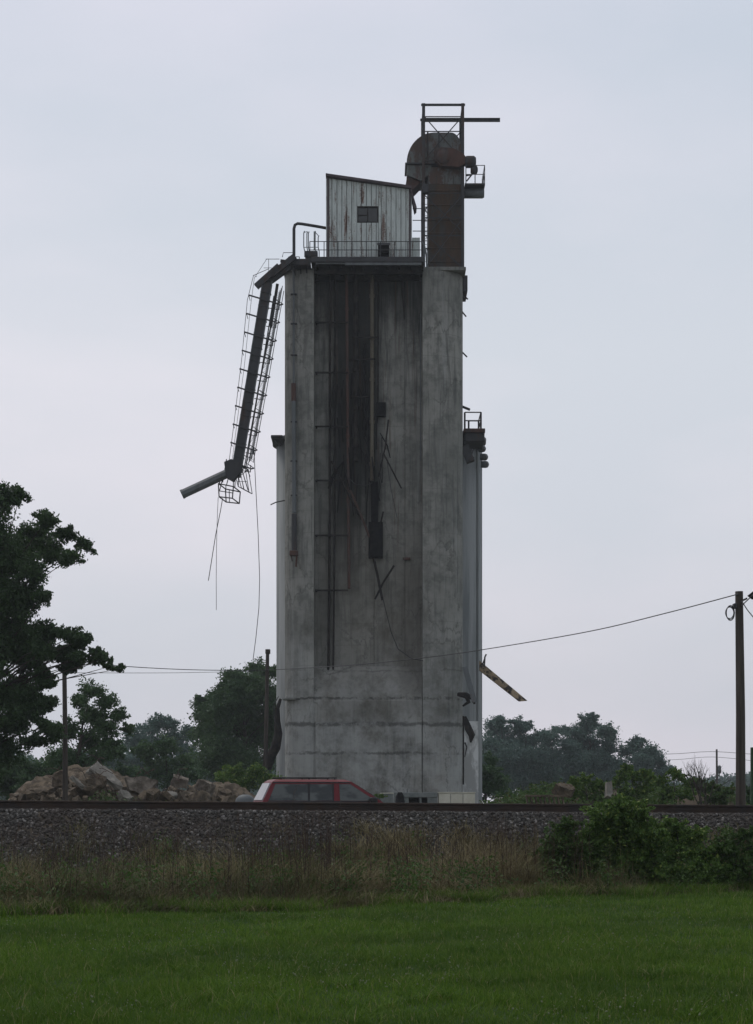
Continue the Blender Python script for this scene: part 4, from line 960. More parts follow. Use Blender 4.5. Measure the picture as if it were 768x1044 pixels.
# hood: D shaped profile
prof = []
ox, oz = tx(443), tz(164.5); 
for i in range(13): # left big arc
    t = math.pi - math.pi/2*i/12; prof.append((ox-(0)+ (ox-tx(414.8))*math.cos(t)*1.0, oz+(tz(133)-oz)*math.sin(t)))
rxr = tx(460)
for i in range(9):
    t = math.pi/2-math.pi/2*i/8; prof.append((rxr+(tx(471)-rxr)*math.cos(t), tz(150)+(tz(133)-tz(150))*math.sin(t)))
prof.append((tx(471),tz(164.5)))
obj('hood', MB().prism_y(prof, YC0-.05, YC1+.05), M['hood_metal'], be)
obj('flange', MB().bbox(tx(413.3),tx(473),YC0-.14,YC1+.14,tz(165.8),tz(164.2),.01), M['dark_steel'], be)
lowp = [(tx(415.2),tz(165.8)),(tx(415.2),tz(176)),(tx(428.5),tz(176)),(tx(432),tz(180.5)),(tx(437),tz(177)),(tx(440),tz(177)),(tx(440),tz(165.8))]
lowp = [(tx(415.2),tz(165.9)),(tx(415.2),tz(176)),(tx(429.5),tz(182)),(tx(433),tz(179)),(tx(437),tz(177)),(tx(440),tz(177)),(tx(440),tz(165.9))]
obj('hood_skirt', MB().prism_y(lowp, YC0, YC1), M['hood_metal'], be)
sp = [(tx(415.3),tz(176.2)),(tx(413.4),tz(188)),(tx(418.3),tz(193.5)),(tx(429),tz(182.2))]
obj('discharge_spout', MB().prism_y(sp, YC0+.2, YC1-.2), M['rusty_steel'], be)
mb = MB().bbox(tx(435.6),tx(437.2),YC0-.09,YC1+.09,tz(164),tz(131.8),.01).bbox(tx(447.5),tx(448.4),YC0-.08,YC1+.08,tz(164),tz(132.2),.01); obj('hood_rib', mb, M['dark_steel'], be)
# drive motor
dm = thing('drive_motor', (tx(462),109,tz(172)), 'red rusted drive motor and gearbox on the front of the hood', 'motor')
yq = YC0-.55
obj('gearbox', MB().prism_y([(tx(444),tz(154)),(tx(450),tz(151)),(tx(462),tz(152)),(tx(473),tz(158)),(tx(476),tz(163)),(tx(476),tz(167)),(tx(468),tz(171)),(tx(450),tz(170)),(tx(444),tz(165))], yq, YC0-.06), M['rusty_steel'], dm)
mb = MB().lathe((tx(474),yq+.2,tz(165)), [(0,0),(.20,0),(.30,.05),(.33,.1),(.33,.5),(.24,.62),(0,.64)], 16, 'x'); mb.lathe((tx(480),yq+.2,tz(173)), [(0,0),(.2,.0),(.24,.1),(.24,.34),(.1,.4),(0,.4)], 12, 'x'); obj('motor_body', mb, M['dark_steel'], dm)
obj('pulley', MB().lathe((tx(452),yq-.1,tz(161)), [(0,0),(.38,0),(.38,.08),(0,.08)], 20, 'y'), M['rusty_steel'], dm)
mb = MB().bar((tx(476),yq+.3,tz(184)),(tx(484),yq+.3,tz(174)),.07); mb.bar((tx(475),yq+.2,tz(179)),(tx(481),yq+.2,tz(178)),.07); obj('mount', mb, M['dark_steel'], dm)
# tower side platform
tp = thing('tower_platform', (tx(484),110,tz(199)), 'small steel platform with railing jutting right from the tower top', 'platform')
obj('floor', MB().bbox(tx(473.8),tx(494.5),YT0-.3,YT1-.4,tz(190),tz(188.3),.01), M['dark_steel'], tp)
obj('drum', MB().lathe((tx(474),YT0+.45,tz(194.2)), [(0,0),(.26,0),(.26,1.1),(0,1.1)], 20, 'x'), M['grey_steel'], tp)
mb = MB().bbox(tx(431),tx(437),YT0-.3,YT0+.2,tz(197.5),tz(189),.01); obj('side_shelf', mb, M['dark_steel'], tp)
z = tz(188.3)
rail(tp, [(tx(475),YT0-.25,z),(tx(484.3),YT0-.25,z),(tx(494),YT0-.25,z),(tx(494),YT0+1.0,z),(tx(494),YT1-.5,z)], (.5,1.0), t=.022, post=.03)

# ================================================================== HANGING CONVEYOR
YV = 107.2
vp = lambda px,py,dy=0: P(px,py,YV)+Vector((0,dy,0))
hc = thing('hanging_conveyor', vp(270,290), 'long collapsed conveyor hanging down from the elevator top with cage walkway', 'conveyor')
A = Vector((272.8,289)); B = Vector((240.5,486))
def at(t, off, dy=0):  # along the conveyor; off = px to the right
    d = (B-A); nrm = Vector((-d.y, d.x)).normalized(); nrm = -nrm if nrm.x < 0 else nrm
    p = A.lerp(B, t); return vp(p.x+nrm.x*off, p.y+nrm.y*off, dy)
mb = MB().bar(at(0,0), at(1,0), .52, .42); obj('tube', mb, M['dark_steel'], hc)
mb = MB()
for t in np.linspace(.05,.97,14): mb.bar(at(t,-5.4), at(t,5.4), .05, .50)
obj('flange', mb, M['dark_steel'], hc)
mb = MB().bar(at(-.01,-4.8,-.23), at(1,-4.8,-.23), .05); mb.bar(at(-.01,4.8,-.23), at(1,4.8,-.23), .05); obj('tube_edge', mb, M['grey_steel'], hc)
# second chord to the right
mb = MB().bar(vp(282.5,287,.5), at(.20,9.6,.5), .15,.15); mb.bar(at(.20,9.6,.5), at(.55,7.4,.4), .08); mb.bar(at(.55,7.4,.4), at(.95,6.5,.3), .05); mb.bar(at(.05,8,.3), at(.95,8,.3), .06); obj('chord', mb, M['dark_steel'], hc)
fr = MB()
ts = np.linspace(.08,.93,10)
for k,t in enumerate(ts):
    w = 15.5-2.5*t
    lft = -17+ 8*t
    a = at(t-.0,lft); b = at(t+.02,w); fr.bar(a+Vector((0,-.28,0)),b+Vector((0,-.28,0)),.075,.06); fr.bar(a+Vector((0,-.28,0)),a,.04)
    fr.bar(b, b+Vector((.22,-.1,.04)), .07,.06); fr.bar(b+Vector((.2,-.1,.05)), at(t-.01,w-6), .035)
    fr.bar(at(t,w,0), at(t+.02,w-1,1.0), .04); fr.bar(at(t+.02,w-1,1.0), at(t+.02,4,1.0), .04)
    fr.bar(a, a+Vector((0,.9,0)), .03)
obj('cross_frame', fr, M['dark_steel'], hc)
mb = MB()
for off, dy, r_ in ((14.5,-.02,.022),(11,1.0,.02),(12.8,.5,.02),(15,1.0,.022)):
    mb.tube([at(.0,off+1,dy), at(.5,off,dy), at(.9,off-1.5,dy)], r_, 5)
t = .02
while t < .9:
    mb.tube([at(t,9.5,.5), at(t+.01,15-1.5*t,.5)], .012, 4, False); mb.tube([at(t,11,1.0), at(t+.012,14.6-1.5*t,0)], .011, 4, False); t += .009
for k in range(len(ts)-1): mb.tube([at(ts[k],14.5-1.5*ts[k],0), at(ts[k+1],8,0)], .014, 4, False)
obj('walkway_cage', mb, M['grey_steel'], hc)
mb = MB()
mb.tube([vp(262,282),vp(258.5,281),at(.1,-17.5),at(.4,-13.5),at(.75,-10.5),at(.97,-9)], .016, 5)
mb.tube([vp(272,264),vp(259,282,.3),at(.12,-14,.4),at(.42,-10.5,.4),at(.93,-7,.4)], .013, 5)
mb.tube([vp(271,264),vp(285,264)], .018, 5); mb.tube([vp(274,274),vp(258,281)], .018, 5); mb.tube([vp(274,264),vp(274,278)], .015, 5); mb.tube([vp(269,273),vp(277,273)], .015, 5)
mb.tube([vp(288,262),vp(289,257.5),vp(300,257.5)], .02, 5)
obj('handrail', mb, M['dark_steel'], hc)
# top chutes
mb = MB().bar(vp(301,262,-.1), vp(277,281,-.1), .30,.4); mb.bar(vp(285,272,-.15), vp(261.5,293,-.15), .32,.3); mb.bar(vp(296,270,.2), vp(270,289,.2), .34,.4)
mb.bar(vp(286,266), vp(303,268), .16); mb.bar(vp(300,264,.2), vp(282,281,.3), .18)
obj('head_chute', mb, M['dark_steel'], hc)
# lower hopper & cage basket
mb = MB().prism_y([(vp(229,472).x,vp(0,472).z),(vp(236,469).x,vp(0,469).z),(vp(247,472).x,vp(0,472).z),(vp(247.5,480).x,vp(0,480).z),(vp(238,491).x,vp(0,491).z),(vp(231,487).x,vp(0,487).z)], YV-.35, YV+.3)
obj('tail_hopper', mb, M['dark_steel'], hc)
def cage(p0, p1, dy, r_, root, name):
    m = MB(); a = vp(*p0[0]); b = vp(*p0[1]); c = vp(*p0[2]); d = vp(*p0[3])
    q = [a,b,c,d]; off = Vector(p1)
    for i in range(4):
        m.tube([q[i], q[(i+1)%4]], r_, 5); m.tube([q[i]+off, q[(i+1)%4]+off], r_, 5); m.tube([q[i], q[i]+off], r_, 5)
    m.tube([(a+b)/2, (c+d)/2], r_*.7, 5); m.tube([a.lerp(b,.25)+off, d.lerp(c,.25)+off], r_*.7, 5); m.tube([a.lerp(d,.55),b.lerp(c,.55)], r_*.7, 5)
    obj(name, m, M['dark_steel'], root)
cage([(222.8,493),(238,496),(237,508),(223.5,506.5)], (.30,1.1,-.12), 0, .035, hc, 'basket')
cage([(240,485),(250,477),(254,502),(243,496)], (.12,.8,.05), 0, .022, hc, 'side_basket')
mb = MB(); mb.tube([vp(246,475),vp(252,478),vp(255,486)], .03, 5); mb.tube([vp(243,462),vp(256,467)], .025, 5); mb.tube([vp(256,456),vp(254,470),vp(251,480)], .018, 5); mb.tube([vp(231,468),vp(229,480),vp(227,492)], .03, 5)
for a_,b_ in (((229,480),(223.5,493)),((238,488),(238,496)),((233,487),(231,494.5)),((240,485),(239.5,497)),((246,474),(249,478)),((243,484),(243,496)),((247,480),(253,500)),((228,484),(224,500))): mb.tube([vp(*a_), vp(*b_)], .028, 5)
obj('loose_bars', mb, M['dark_steel'], hc)
# discharge tube (open ended, octagonal)
a = vp(231,483); b = vp(185.3,504.2)
d = (b-a).normalized(); m = MB().tube([a,b], .25, 8, False, False); m.tube([b+Vector((0,0,0)),a], .215, 8, False, False); m.tube([b-d*.12,b], .27, 8, False, False); m.tube([a,a-d*.1], .27, 8, True, False)
o = obj('discharge_tube', m, M['grey_steel'], hc, fix=False)
m = MB().tube([b-d*.25,b-d*.2], .214, 8, True, False); obj('tube_inside', m, M['box_black'], hc)
def cable(lbl, pts, Y, r, name='hanging_cable', cat='cable', mat='wire'):
    mb = MB().tube([P(a,b,Y) for a,b in pts], r, 5, False); return solo(name, mb, M[mat], lbl, cat)
cable('long thin cable hanging from the conveyor close beside the left tank', [(259,457),(260,480),(261.5,510),(263.3,545),(264.8,590),(264,620),(261,650),(258,673)], 107.4, .02)
cable('cable slanting down left from the conveyor basket', [(227,508),(225,520),(220,545),(216,570),(212.5,592)], 107.2, .022)
cable('thin cable hanging plumb below the conveyor basket', [(222.5,507),(221.5,530),(220.8,560),(220.5,590),(220.6,622)], 107.2, .015)
cable('tiny wire loop on the left side of the elevator foot', [(284,710),(279,720),(280,735),(284,742)], 107.2, .02)

# ================================================================== RED CAR
car = thing('parked_car', (-1.16,56.5,GZ), 'red boxy estate car with roof rack parked beyond the track', 'car', rz=math.radians(13))
# local coords: +x = front (right), -y = towards camera. length 4.75 centred on x
def sect(x, hw_low, hw_top, z0, zs, z1):
    return x
H_ = {}
# lower body: stations along x with height of beltline
lower = [(-2.36,.55,.95),(-2.30,.42,1.02),(-1.6,.32,1.03),(0,.30,1.03),(1.05,.30,1.02),(1.2,.30,1.00),(1.9,.32,.94),(2.25,.40,.84),(2.36,.48,.66)]
mb = MB(); vs = []; fs = []
hwv = [.80,.88,.90,.90,.90,.90,.89,.84,.74]
ring = 10
for (x,z0,z1),hw in zip(lower,hwv):
    zc = (z0+z1)/2
    vs += [(x,-hw+.06,z0),(x,-hw,z0+.10),(x,-hw,zc),(x,-hw+.03,z1-.05),(x,-hw+.08,z1),(x,hw-.08,z1),(x,hw-.03,z1-.05),(x,hw,zc),(x,hw,z0+.10),(x,hw-.06,z0)]
for k in range(len(lower)-1):
    for j in range(ring): fs.append((k*ring+j,k*ring+(j+1)%ring,(k+1)*ring+(j+1)%ring,(k+1)*ring+j))
fs.append(tuple(range(ring))); fs.append(tuple(range((len(lower)-1)*ring,len(lower)*ring))[::-1])
mb.add(vs, fs, True)
obj('body', mb, M['car'], car, world=False)
# greenhouse: roof stations
roofs = [(-2.30,1.03,.80,-2.30),(-2.02,1.62,.66,0)]
mbr = MB()
# cabin outline (x at belt, x at roof)
bl, br = -2.30, 1.22; tl, trr = -1.98, 0.30; zb_, zt_ = 1.025, 1.63
hb, ht = .82, .68
c8 = [(bl,-hb,zb_),(br,-hb,zb_),(br,hb,zb_),(bl,hb,zb_),(tl,-ht,zt_),(trr,-ht,zt_),(trr,ht,zt_),(tl,ht,zt_)]
mbr.add(c8, [(0,1,5,4),(1,2,6,5),(2,3,7,6),(3,0,4,7)])
rt = [(tl,-ht,zt_),(trr,-ht,zt_),(trr,ht,zt_),(tl,ht,zt_),(tl+.12,-ht+.12,zt_+.065),(trr-.18,-ht+.12,zt_+.06),(trr-.18,ht-.12,zt_+.06),(tl+.12,ht-.12,zt_+.065)]
mbr.add(rt, [(0,1,5,4),(1,2,6,5),(2,3,7,6),(3,0,4,7),(4,5,6,7)])
obj('cabin', mbr, M['car'], car, world=False)
def side_pt(u, v, s, out=.012):
    """u: x metres, v 0..1 up the cabin side, s side"""
    y = (hb+(ht-hb)*v+out)*s; return Vector((u,y,zb_+(zt_-zb_)*v))
def win(name, quad, s, mat='carglass', out=.012):
    m = MB(); a = [side_pt(u,v,s,out) for u,v in quad]; b = [p-Vector((0,.02*s,0)) for p in a]; n_ = len(a)
    m.add(a+b, [tuple(range(n_)),tuple(range(2*n_-1,n_-1,-1))]+[(i,(i+1)%n_,n_+(i+1)%n_,n_+i) for i in range(n_)])
    return obj(name, m, M[mat], car, world=False)
for s in (-1,1):
    win('window', [(-2.12,.10),(-.99,.10),(-.97,.88),(-1.90,.88)], s)
    win('window', [(-.93,.10),(-.28,.10),(-.28,.88),(-.91,.88)], s)
    win('window', [(-.06,.10),(.98,.10),(.72,.38),(.26,.88),(-.06,.88)], s)
    # black window surrounds and pillar trim
    for u0,u1 in ((-.995,-.915),(-.29,-.235)):
        win('pillar_trim', [(u0,.08),(u1,.08),(u1+.02,.9),(u0+.02,.9)], s, 'plastic', .008)
    win('window_seal', [(-2.15,.03),(1.06,.03),(1.02,.085),(-2.13,.085)], s, 'plastic', .010)
    win('gutter', [(-1.99,.93),(.27,.93),(.24,.98),(-1.97,.98)], s, 'plastic', .010)
    for u in (-.2,1.06):   # door seams
        m = MB().box(u-.006,u+.006,(-.903 if s < 0 else .897),(-.897 if s < 0 else .903),.36,1.0); obj('door_seam', m, M['plastic'], car, world=False)
    for u in (-1.0,-.05):
        m = MB().bbox(u-.02+.0,u+.14,*sorted((.90*s,.93*s)),.86,.90,.006); obj('door_handle', m, M['plastic'], car, world=False)
    m = MB().bbox(.78,.98,*sorted((.88*s,1.08*s)),1.03,1.19,.03); obj('wing_mirror', m, M['plastic'], car, world=False)
    m = MB().bbox(-2.33,2.2,*sorted((.895*s,.925*s)),.60,.68,.01); obj('side_moulding', m, M['plastic'], car, world=False)
    m = MB().bbox(-2.385,-2.28,*sorted((.66*s,.86*s)),.72,1.0,.015); obj('tail_light', m, M['lampred'], car, world=False)
    m = MB().bbox(2.26,2.40,*sorted((.46*s,.78*s)),.62,.78,.02); obj('headlight', m, M['lampclear'], car, world=False)
    m = MB().tube([(-1.78,.52*s,1.74),(-.1,.52*s,1.74)], .018, 6)
    for u in (-1.7,-.9,-.15): m.tube([(u,.52*s,1.66),(u,.52*s,1.745)], .02, 6)
    obj('roof_rail', m, M['plastic'], car, world=False)
m = MB()
for u in (-1.45,-.45): m.tube([(u,-.52,1.742),(u,.52,1.742)], .015, 6)
obj('roof_crossbar', m, M['plastic'], car, world=False)
m = MB(); # rear glass
a = [Vector((bl+.035,-.70,zb_+.07)),Vector((bl+.035,.70,zb_+.07)),Vector((tl-.04,.60,zt_-.05)),Vector((tl-.04,-.60,zt_-.05))]; nrm = Vector((-.88,0,.47))
a2 = [p+nrm*.03 for p in a]; m.add(a2+[p-nrm*.02 for p in a], [(0,1,2,3),(7,6,5,4),(0,1,5,4),(1,2,6,5),(2,3,7,6),(3,0,4,7)]); obj('rear_window', m, M['rearglass'], car, world=False)
m = MB(); a = [Vector((br-.06,-.72,zb_+.06)),Vector((br-.06,.72,zb_+.06)),Vector((trr+.07,.61,zt_-.05)),Vector((trr+.07,-.61,zt_-.05))]; nrm = Vector((.55,0,.83))
m.add([p+nrm*.02 for p in a]+[p-nrm*.02 for p in a], [(0,1,2,3),(7,6,5,4),(0,1,5,4),(1,2,6,5),(2,3,7,6),(3,0,4,7)]); obj('windscreen', m, M['carglass'], car, world=False)
obj('bumper', MB().bbox(-2.46,-2.32,-.85,.85,.42,.64,.03), M['plastic'], car, world=False)
obj('bumper', MB().bbox(2.28,2.46,-.82,.82,.38,.60,.03), M['plastic'], car, world=False)
obj('grille', MB().bbox(2.30,2.385,-.44,.44,.63,.77,.01), M['plastic'], car, world=False)
for u in (-1.38,1.42):
    for s in (-1,1):
        y0 = .68*s; tyre = obj('wheel', MB().lathe((u,.80*s,.36), [(.22,-.11),(.33,-.11),(.36,-.07),(.36,.07),(.33,.11),(.22,.11)], 28, 'y'), M['rubber'], car, world=False)
        obj('rim', MB().lathe((u,.80*s,.36), [(0,.05*s),(.06,.06*s),(.12,.04*s),(.20,.07*s),(.225,.10*s)], 20, 'y'), M['alloy'], tyre, world=False)
# grey drum left of the car
mb = MB().lathe((ex(250,62),62,GZ), [(0,0),(.30,0),(.31,.05),(.31,1.05),(.29,1.15),(.20,1.24),(.08,1.28),(0,1.28)], 20); r = solo('metal_drum', mb, M['grey_steel'], 'grey domed drum standing behind the tail of the red car', 'drum')

# ================================================================== CABINETS AT THE FOOT
YK = 100.0
kx = lambda px: ex(px,YK); kz = lambda py: ez(py,YK)
r = thing('cream_cabinet', (kx(466),YK,GZ), 'long cream metal cabinet at the right foot of the elevator', 'cabinet')
obj('body', MB().bbox(kx(447.5),kx(484.5),YK,YK+1.2,GZ,kz(808.5),.03), M['cream_paint'], r)
obj('lid', MB().bbox(kx(447)-.02,kx(485)+.02,YK-.05,YK+1.25,kz(808.5)+.003,kz(807.6),.01), M['cream_paint'], r)
mb = MB()
for px in (459.5,472): mb.box(kx(px),kx(px)+.02,YK-.012,YK-.002,GZ+.1,kz(809.5))
obj('door_seam', mb, M['plastic'], r)
r = thing('grey_trailer', (kx(425),YK+.2,GZ), 'low grey metal trailer body with open bays left of the cream cabinet', 'trailer')
obj('deck', MB().bbox(kx(402),kx(446.5),YK+.1,YK+1.3,kz(813),kz(808),.02), M['grey_paint'], r)
mb = MB()
for a,b in ((402,405),(411,417),(428,430),(436,446)): mb.bbox(kx(a),kx(b),YK+.15,YK+1.2,GZ+.1,kz(813)-.004,.01)
obj('side_panel', mb, M['grey_paint'], r)
obj('back_panel', MB().box(kx(403),kx(445),YK+1.0,YK+1.1,GZ+.1,kz(813)-.006), M['soot'], r)
for s in (410,438): obj('wheel', MB().lathe((kx(s),YK+.3,GZ+.3), [(0,-.05),(.3,-.05),(.3,.1),(0,.1)], 16,'y'), M['rubber'], r)
mb = MB().tube([(kx(415.5),YK+.3,kz(808)),(kx(415.5),YK+.3,kz(804))], .03, 6); obj('valve', mb, M['grey_steel'], r)
r = thing('pale_crate', (kx(394),YK-2,GZ), 'small pale box between the red car and the grey trailer', 'box')
obj('body', MB().bbox(ex(388,98),ex(401,98),98,98.9,GZ,ez(809.3,98),.02), M['grey_paint'], r)
obj('lid', MB().bbox(ex(387.5,98),ex(401.5,98),97.95,98.95,ez(809.3,98)+.002,ez(808.4,98),.01), M['cream_paint'], r)
mb = MB().lathe((ex(408,97),97,GZ), [(0,0),(.2,0),(.2,.5),(.24,.9),(.2,1.3),(.1,1.5),(0,1.5)], 12); solo('dark_valve', mb, M['box_black'], 'dark upright hydrant-like valve before the grey trailer', 'valve')

# ================================================================== RUBBLE
def slab(cx, cy, cz, w, h, t, rot, seed, n=7):
    rs = random.Random(seed); poly = []
    for i in range(n):
        a = 2*math.pi*(i+rs.uniform(-.25,.25))/n; k = rs.uniform(.62,1.1)
        poly.append((math.cos(a)*w/2*k, math.sin(a)*h/2*k))
    m = MB(); N = len(poly)
    vs = [(x,y,-t/2+rs.uniform(-.04,.04)) for x,y in poly]+[(x*rs.uniform(.9,1),y*rs.uniform(.9,1),t/2+rs.uniform(-.04,.04)) for x,y in poly]
    m.add(vs, [tuple(range(N-1,-1,-1)),tuple(range(N,2*N))]+[(i,(i+1)%N,N+(i+1)%N,N+i) for i in range(N)])
    R_ = Matrix.Translation((cx,cy,cz)) @ Matrix.Rotation(rot[2],4,'Z') @ Matrix.Rotation(rot[1],4,'Y') @ Matrix.Rotation(rot[0],4,'X')
    return m.transform(R_)
def chip(m, seed, w):
    import bmesh
    me = bpy.data.meshes.new('t'); me.from_pydata(m.v, [], m.f); bm = bmesh.new(); bm.from_mesh(me)
    bmesh.ops.triangulate(bm, faces=bm.faces[:]); bmesh.ops.subdivide_edges(bm, edges=bm.edges[:], cuts=3, use_grid_fill=True)
    rs = random.Random(seed+50)
    for v in bm.verts: v.co += Vector((rs.gauss(0,1),rs.gauss(0,1),rs.gauss(0,1)))*w*0.013
    r = MB(); r.v = [tuple(v.co) for v in bm.verts]; bm.verts.index_update(); r.f = [tuple(v.index for v in f.verts) for f in bm.faces]; r.sm = [False]*len(r.f)
    bm.free(); bpy.data.meshes.remove(me); return r
def rub(lbl, px, py, Y, wpx, hpx, t, rot, seed, mat='rubble', n=7, group=None):
    p = P(px,py,Y); s = Y/F
    o = solo('concrete_slab', chip(slab(p.x,p.y,p.z,wpx*s*.9,hpx*s*.9,t*.8,rot,seed,n), seed, wpx*s), M[mat], lbl, 'rubble', group)
    if seed in (1,2,3,4,7,9):
        rs = random.Random(seed); ctr = Vector(p)
        for k in range(3):
            a = ctr+Vector((rs.uniform(-.3,.3)*wpx*s, -.1, rs.uniform(.0,.3)*hpx*s)); d = Vector((rs.uniform(-1,1),rs.uniform(-.8,.1),rs.uniform(.1,1))).normalized()
            m = MB().tube([a, a+d*.35, a+d*.6+Vector((rs.uniform(-.15,.15),0,-.05)), a+d*.75+Vector((rs.uniform(-.3,.3),0,-.2))], .014, 5, False)
            m.v = [(x-o.location.x,y-o.location.y,z-o.location.z) for x,y,z in m.v]; obj('rebar', m, M['rusty_steel'], o, world=False)
big = 'broken slabs on the rubble heap'
rub('pale flat slab tilted down right at the top of the rubble heap', 107,790,80.5, 50,40,.28,(.5,.62,.1),1,'rubble_grey',5,big)
rub('upright pointed slab, tallest in the middle of the rubble', 142,800,80.5, 40,34,.4,(1.25,.1,.15),2,'rubble',5,big)
rub('dark leaning slab under the tilted top slab', 95,800,80, 40,30,.5,(.9,-.5,.4),3,'rubble_dark',6,big)
rub('slab standing on edge at the left shoulder of the heap', 62,795,81, 30,26,.3,(1.1,-.6,.3),4,'rubble_dark',6,big)
rub('broad low slab at the left foot of the heap', 40,808,80, 40,22,.35,(.5,-.2,.2),5,'rubble_dark',7,big)
rub('long thin slab piece leaning beside the left utility pole', 78,797,79.5, 22,5,.2,(.2,.75,.0),6,'rubble_grey',5,big)
rub('blocky chunk on the crest of the right rubble heap', 184,797,84, 26,16,.55,(.4,.15,.3),7,'rubble',7,big)
rub('rounded lump at the right end of the rubble', 208,802,84, 26,16,.6,(.3,.3,.6),8,'rubble',8,big)
rub('flat pale piece lying in front of the right rubble heap', 172,812,80, 26,12,.3,(.7,.1,.3),9,'rubble_grey',6,big)
rub('small brown block at the far right foot of the rubble', 228,810,82, 22,14,.5,(.5,.2,.1),10,'rubble_dark',6,big)
rub('squat block just right of the upright pointed slab', 156,810,79.5, 20,14,.5,(.7,-.3,.5),11,'rubble_dark',6,big)
rub('pale chunk at the foot of the upright pointed slab', 128,812,79, 20,14,.4,(.8,.4,.2),12,'rubble_grey',6,big)
rs = random.Random(3); mb = MB()
for i in range(900):
    px = rs.uniform(12,250); Y = rs.uniform(79,90); top = 8+24*math.exp(-((px-88)/48)**2)+10*math.exp(-((px-195)/30)**2)
    py = 820-rs.uniform(0,1.15)*top*(.4+.6*(Y-79)/11); p = P(px,py,Y); s = rs.uniform(.1,.38) if rs.random() < .85 else rs.uniform(.4,.8)
    m = slab(p.x,p.y,p.z,s,s*rs.uniform(.5,1),s*rs.uniform(.3,.8),(rs.uniform(0,3),rs.uniform(0,3),rs.uniform(0,3)),i,5); mb.add(m.v,m.f)
solo('small_rubble', mb, M['rubble_dark'], 'small broken concrete and earth lumps spread over the heap', 'rubble', kind='stuff')
n = 16000; nw = 260; px = RNG.uniform(5,255,nw); WY = RNG.uniform(78.3,81,nw); WX = (px-HX)*WY/F; WZ = GZ+RNG.uniform(0,1,nw)**1.6*1.3*np.exp(-((px-110)/90)**2)
j = RNG.integers(0,nw,n); g3 = RNG.normal(size=(n,3))*np.array([.18,.15,.12])
V, idx = leaf_quads(np.stack([WX[j]+g3[:,0],WY[j]+g3[:,1],np.maximum(GZ,WZ[j]+g3[:,2])],1), RNG.uniform(.06,.13,n)); o = raw_mesh('rubble_weeds', V, 4, idx, M['leaf_weed']); tag(o, 'low weeds growing over the foot of the rubble heap', 'weeds', kind='stuff')
r2 = 'broken pieces on the scrub mound'
rub('pale upright concrete shard on the right scrub mound', 621,806,71.5, 11,26,.25,(1.35,.15,.2),21,'rubble_grey',5,r2)
rub('low flat slab beyond the rail right of the elevator', 512,816,86, 24,10,.2,(.1,0,.1),22,'rubble_grey',6,r2)
rub('brown block in the scrub at the left end of the mound', 575,806,71.5, 26,14,.5,(.5,.2,.3),24,'rubble_dark',6,r2)
r = thing('timber_stack', P(555,824,70), 'weathered brown sheet-pile beam with upright ribs lying on the ground left of the mound', 'beam')
a = P(536,810.5,70); b = P(577,811.5,70)
obj('top_plank', MB().bbox(a.x,b.x,69.8,70.3,a.z-.08,a.z,.01), M['rubble_dark'], r)
mb = MB(); x = a.x+.03
while x < b.x-.1: mb.bar((x+.25,70,GZ),(x,70,a.z-.084),.05,.3); x += .16
obj('ribs', mb, M['rubble_dark'], r)

# ================================================================== POLES & WIRES
def pole(lbl, px0, top, px1, Y, r, name='utility_pole', cat='utility pole', base=GZ):
    a = Vector(((px1-HX)*Y/F,Y,base)); b = P(px0,top,Y); rt = thing(name, a, lbl, cat)
    mb = MB().tube([a-Vector((0,0,.3)), a.lerp(b,.5)+Vector((.02,0,0)), b], [r*1.12,r,r*.85], 12); obj('shaft', mb, M['pole_wood'], rt); return rt, b
p1, t1 = pole('slim dark wooden pole standing before the left tree and rubble', 65.5, 668, 66.5, 78, .10)
p2, t2 = pole('dark leaning wooden pole just left of the elevator foot', 273, 662, 269, 103, .11)
obj('cap', MB().bbox(t2.x-.12,t2.x+.14,102.9,103.1,t2.z-.25,t2.z,.02), M['pole_wood'], p2)
p3, t3 = pole('tall wooden pole with a coil of cable near its top, right edge', 753.8, 603, 755.5, 62, .145)
mb = MB()
for k in range(3):
    c = P(745-k*.6,625,61.8); mb.tube([c+Vector((math.cos(t)*.13,-.03*k,math.sin(t)*(.24-.03*k))) for t in np.linspace(0,6.28,17)], .014, 5, False)
obj('cable_coil', mb, M['wire'], p3)
obj('insulator', MB().bbox(P(748,615,61.8).x,P(751,615,61.8).x,61.7,62,P(0,621,62).z,P(0,616,62).z,.01), M['dark_steel'], p3)
obj('insulator', MB().tube([P(750,607,61.8),P(753,606,61.8)], .03, 6), M['dark_steel'], p3)
obj('insulator', MB().tube([P(758,612,61.8),P(762,610,61.8)], .03, 6), M['dark_steel'], p3)
p4, t4 = pole('tiny distant pole with a transformer can on the horizon', 731, 764, 731, 250, .14)
obj('transformer', MB().lathe((t4.x+.35,250,EYE+(HY-788)*.125), [(0,0),(.22,0),(.22,.8),(.1,.95),(0,.95)], 12), M['grey_steel'], p4)
p5, t5 = pole('pole outside the right edge with only its lamp showing', 800, 590, 800, 60, .13)
a = P(799,600,60); mb = MB().tube([a, P(785,596,60), P(772,600,60)], .03, 8); obj('lamp_arm', mb, M['grey_steel'], p5)
mb = MB().prism_y([(P(763,607,60).x,P(0,607,60).z),(P(772,600,60).x,P(0,600,60).z),(P(776,603,60).x,P(0,603,60).z),(P(768,611,60).x,P(0,611,60).z)], 59.85, 60.15); obj('lamp_head', mb, M['box_black'], p5)
# green post at the right edge
a = P(768.5,762,61); r = thing('sign_post', (a.x,61,GZ), 'dark green post cut off by the right edge', 'post')
obj('post', MB().bbox(a.x-.08,a.x+.08,60.95,61.1,GZ,a.z,.01), m_noise('green_paint', (0.02,0.05,0.02), (0.03,0.07,0.03), 3, .6, 0), r)
obj('board', MB().bbox(a.x-.02,a.x+.5,60.9,60.94,a.z-1.0,a.z-.03,.01), m_noise('green_board', (0.02,0.05,0.02), (0.03,0.06,0.03), 3, .6, 0), r)

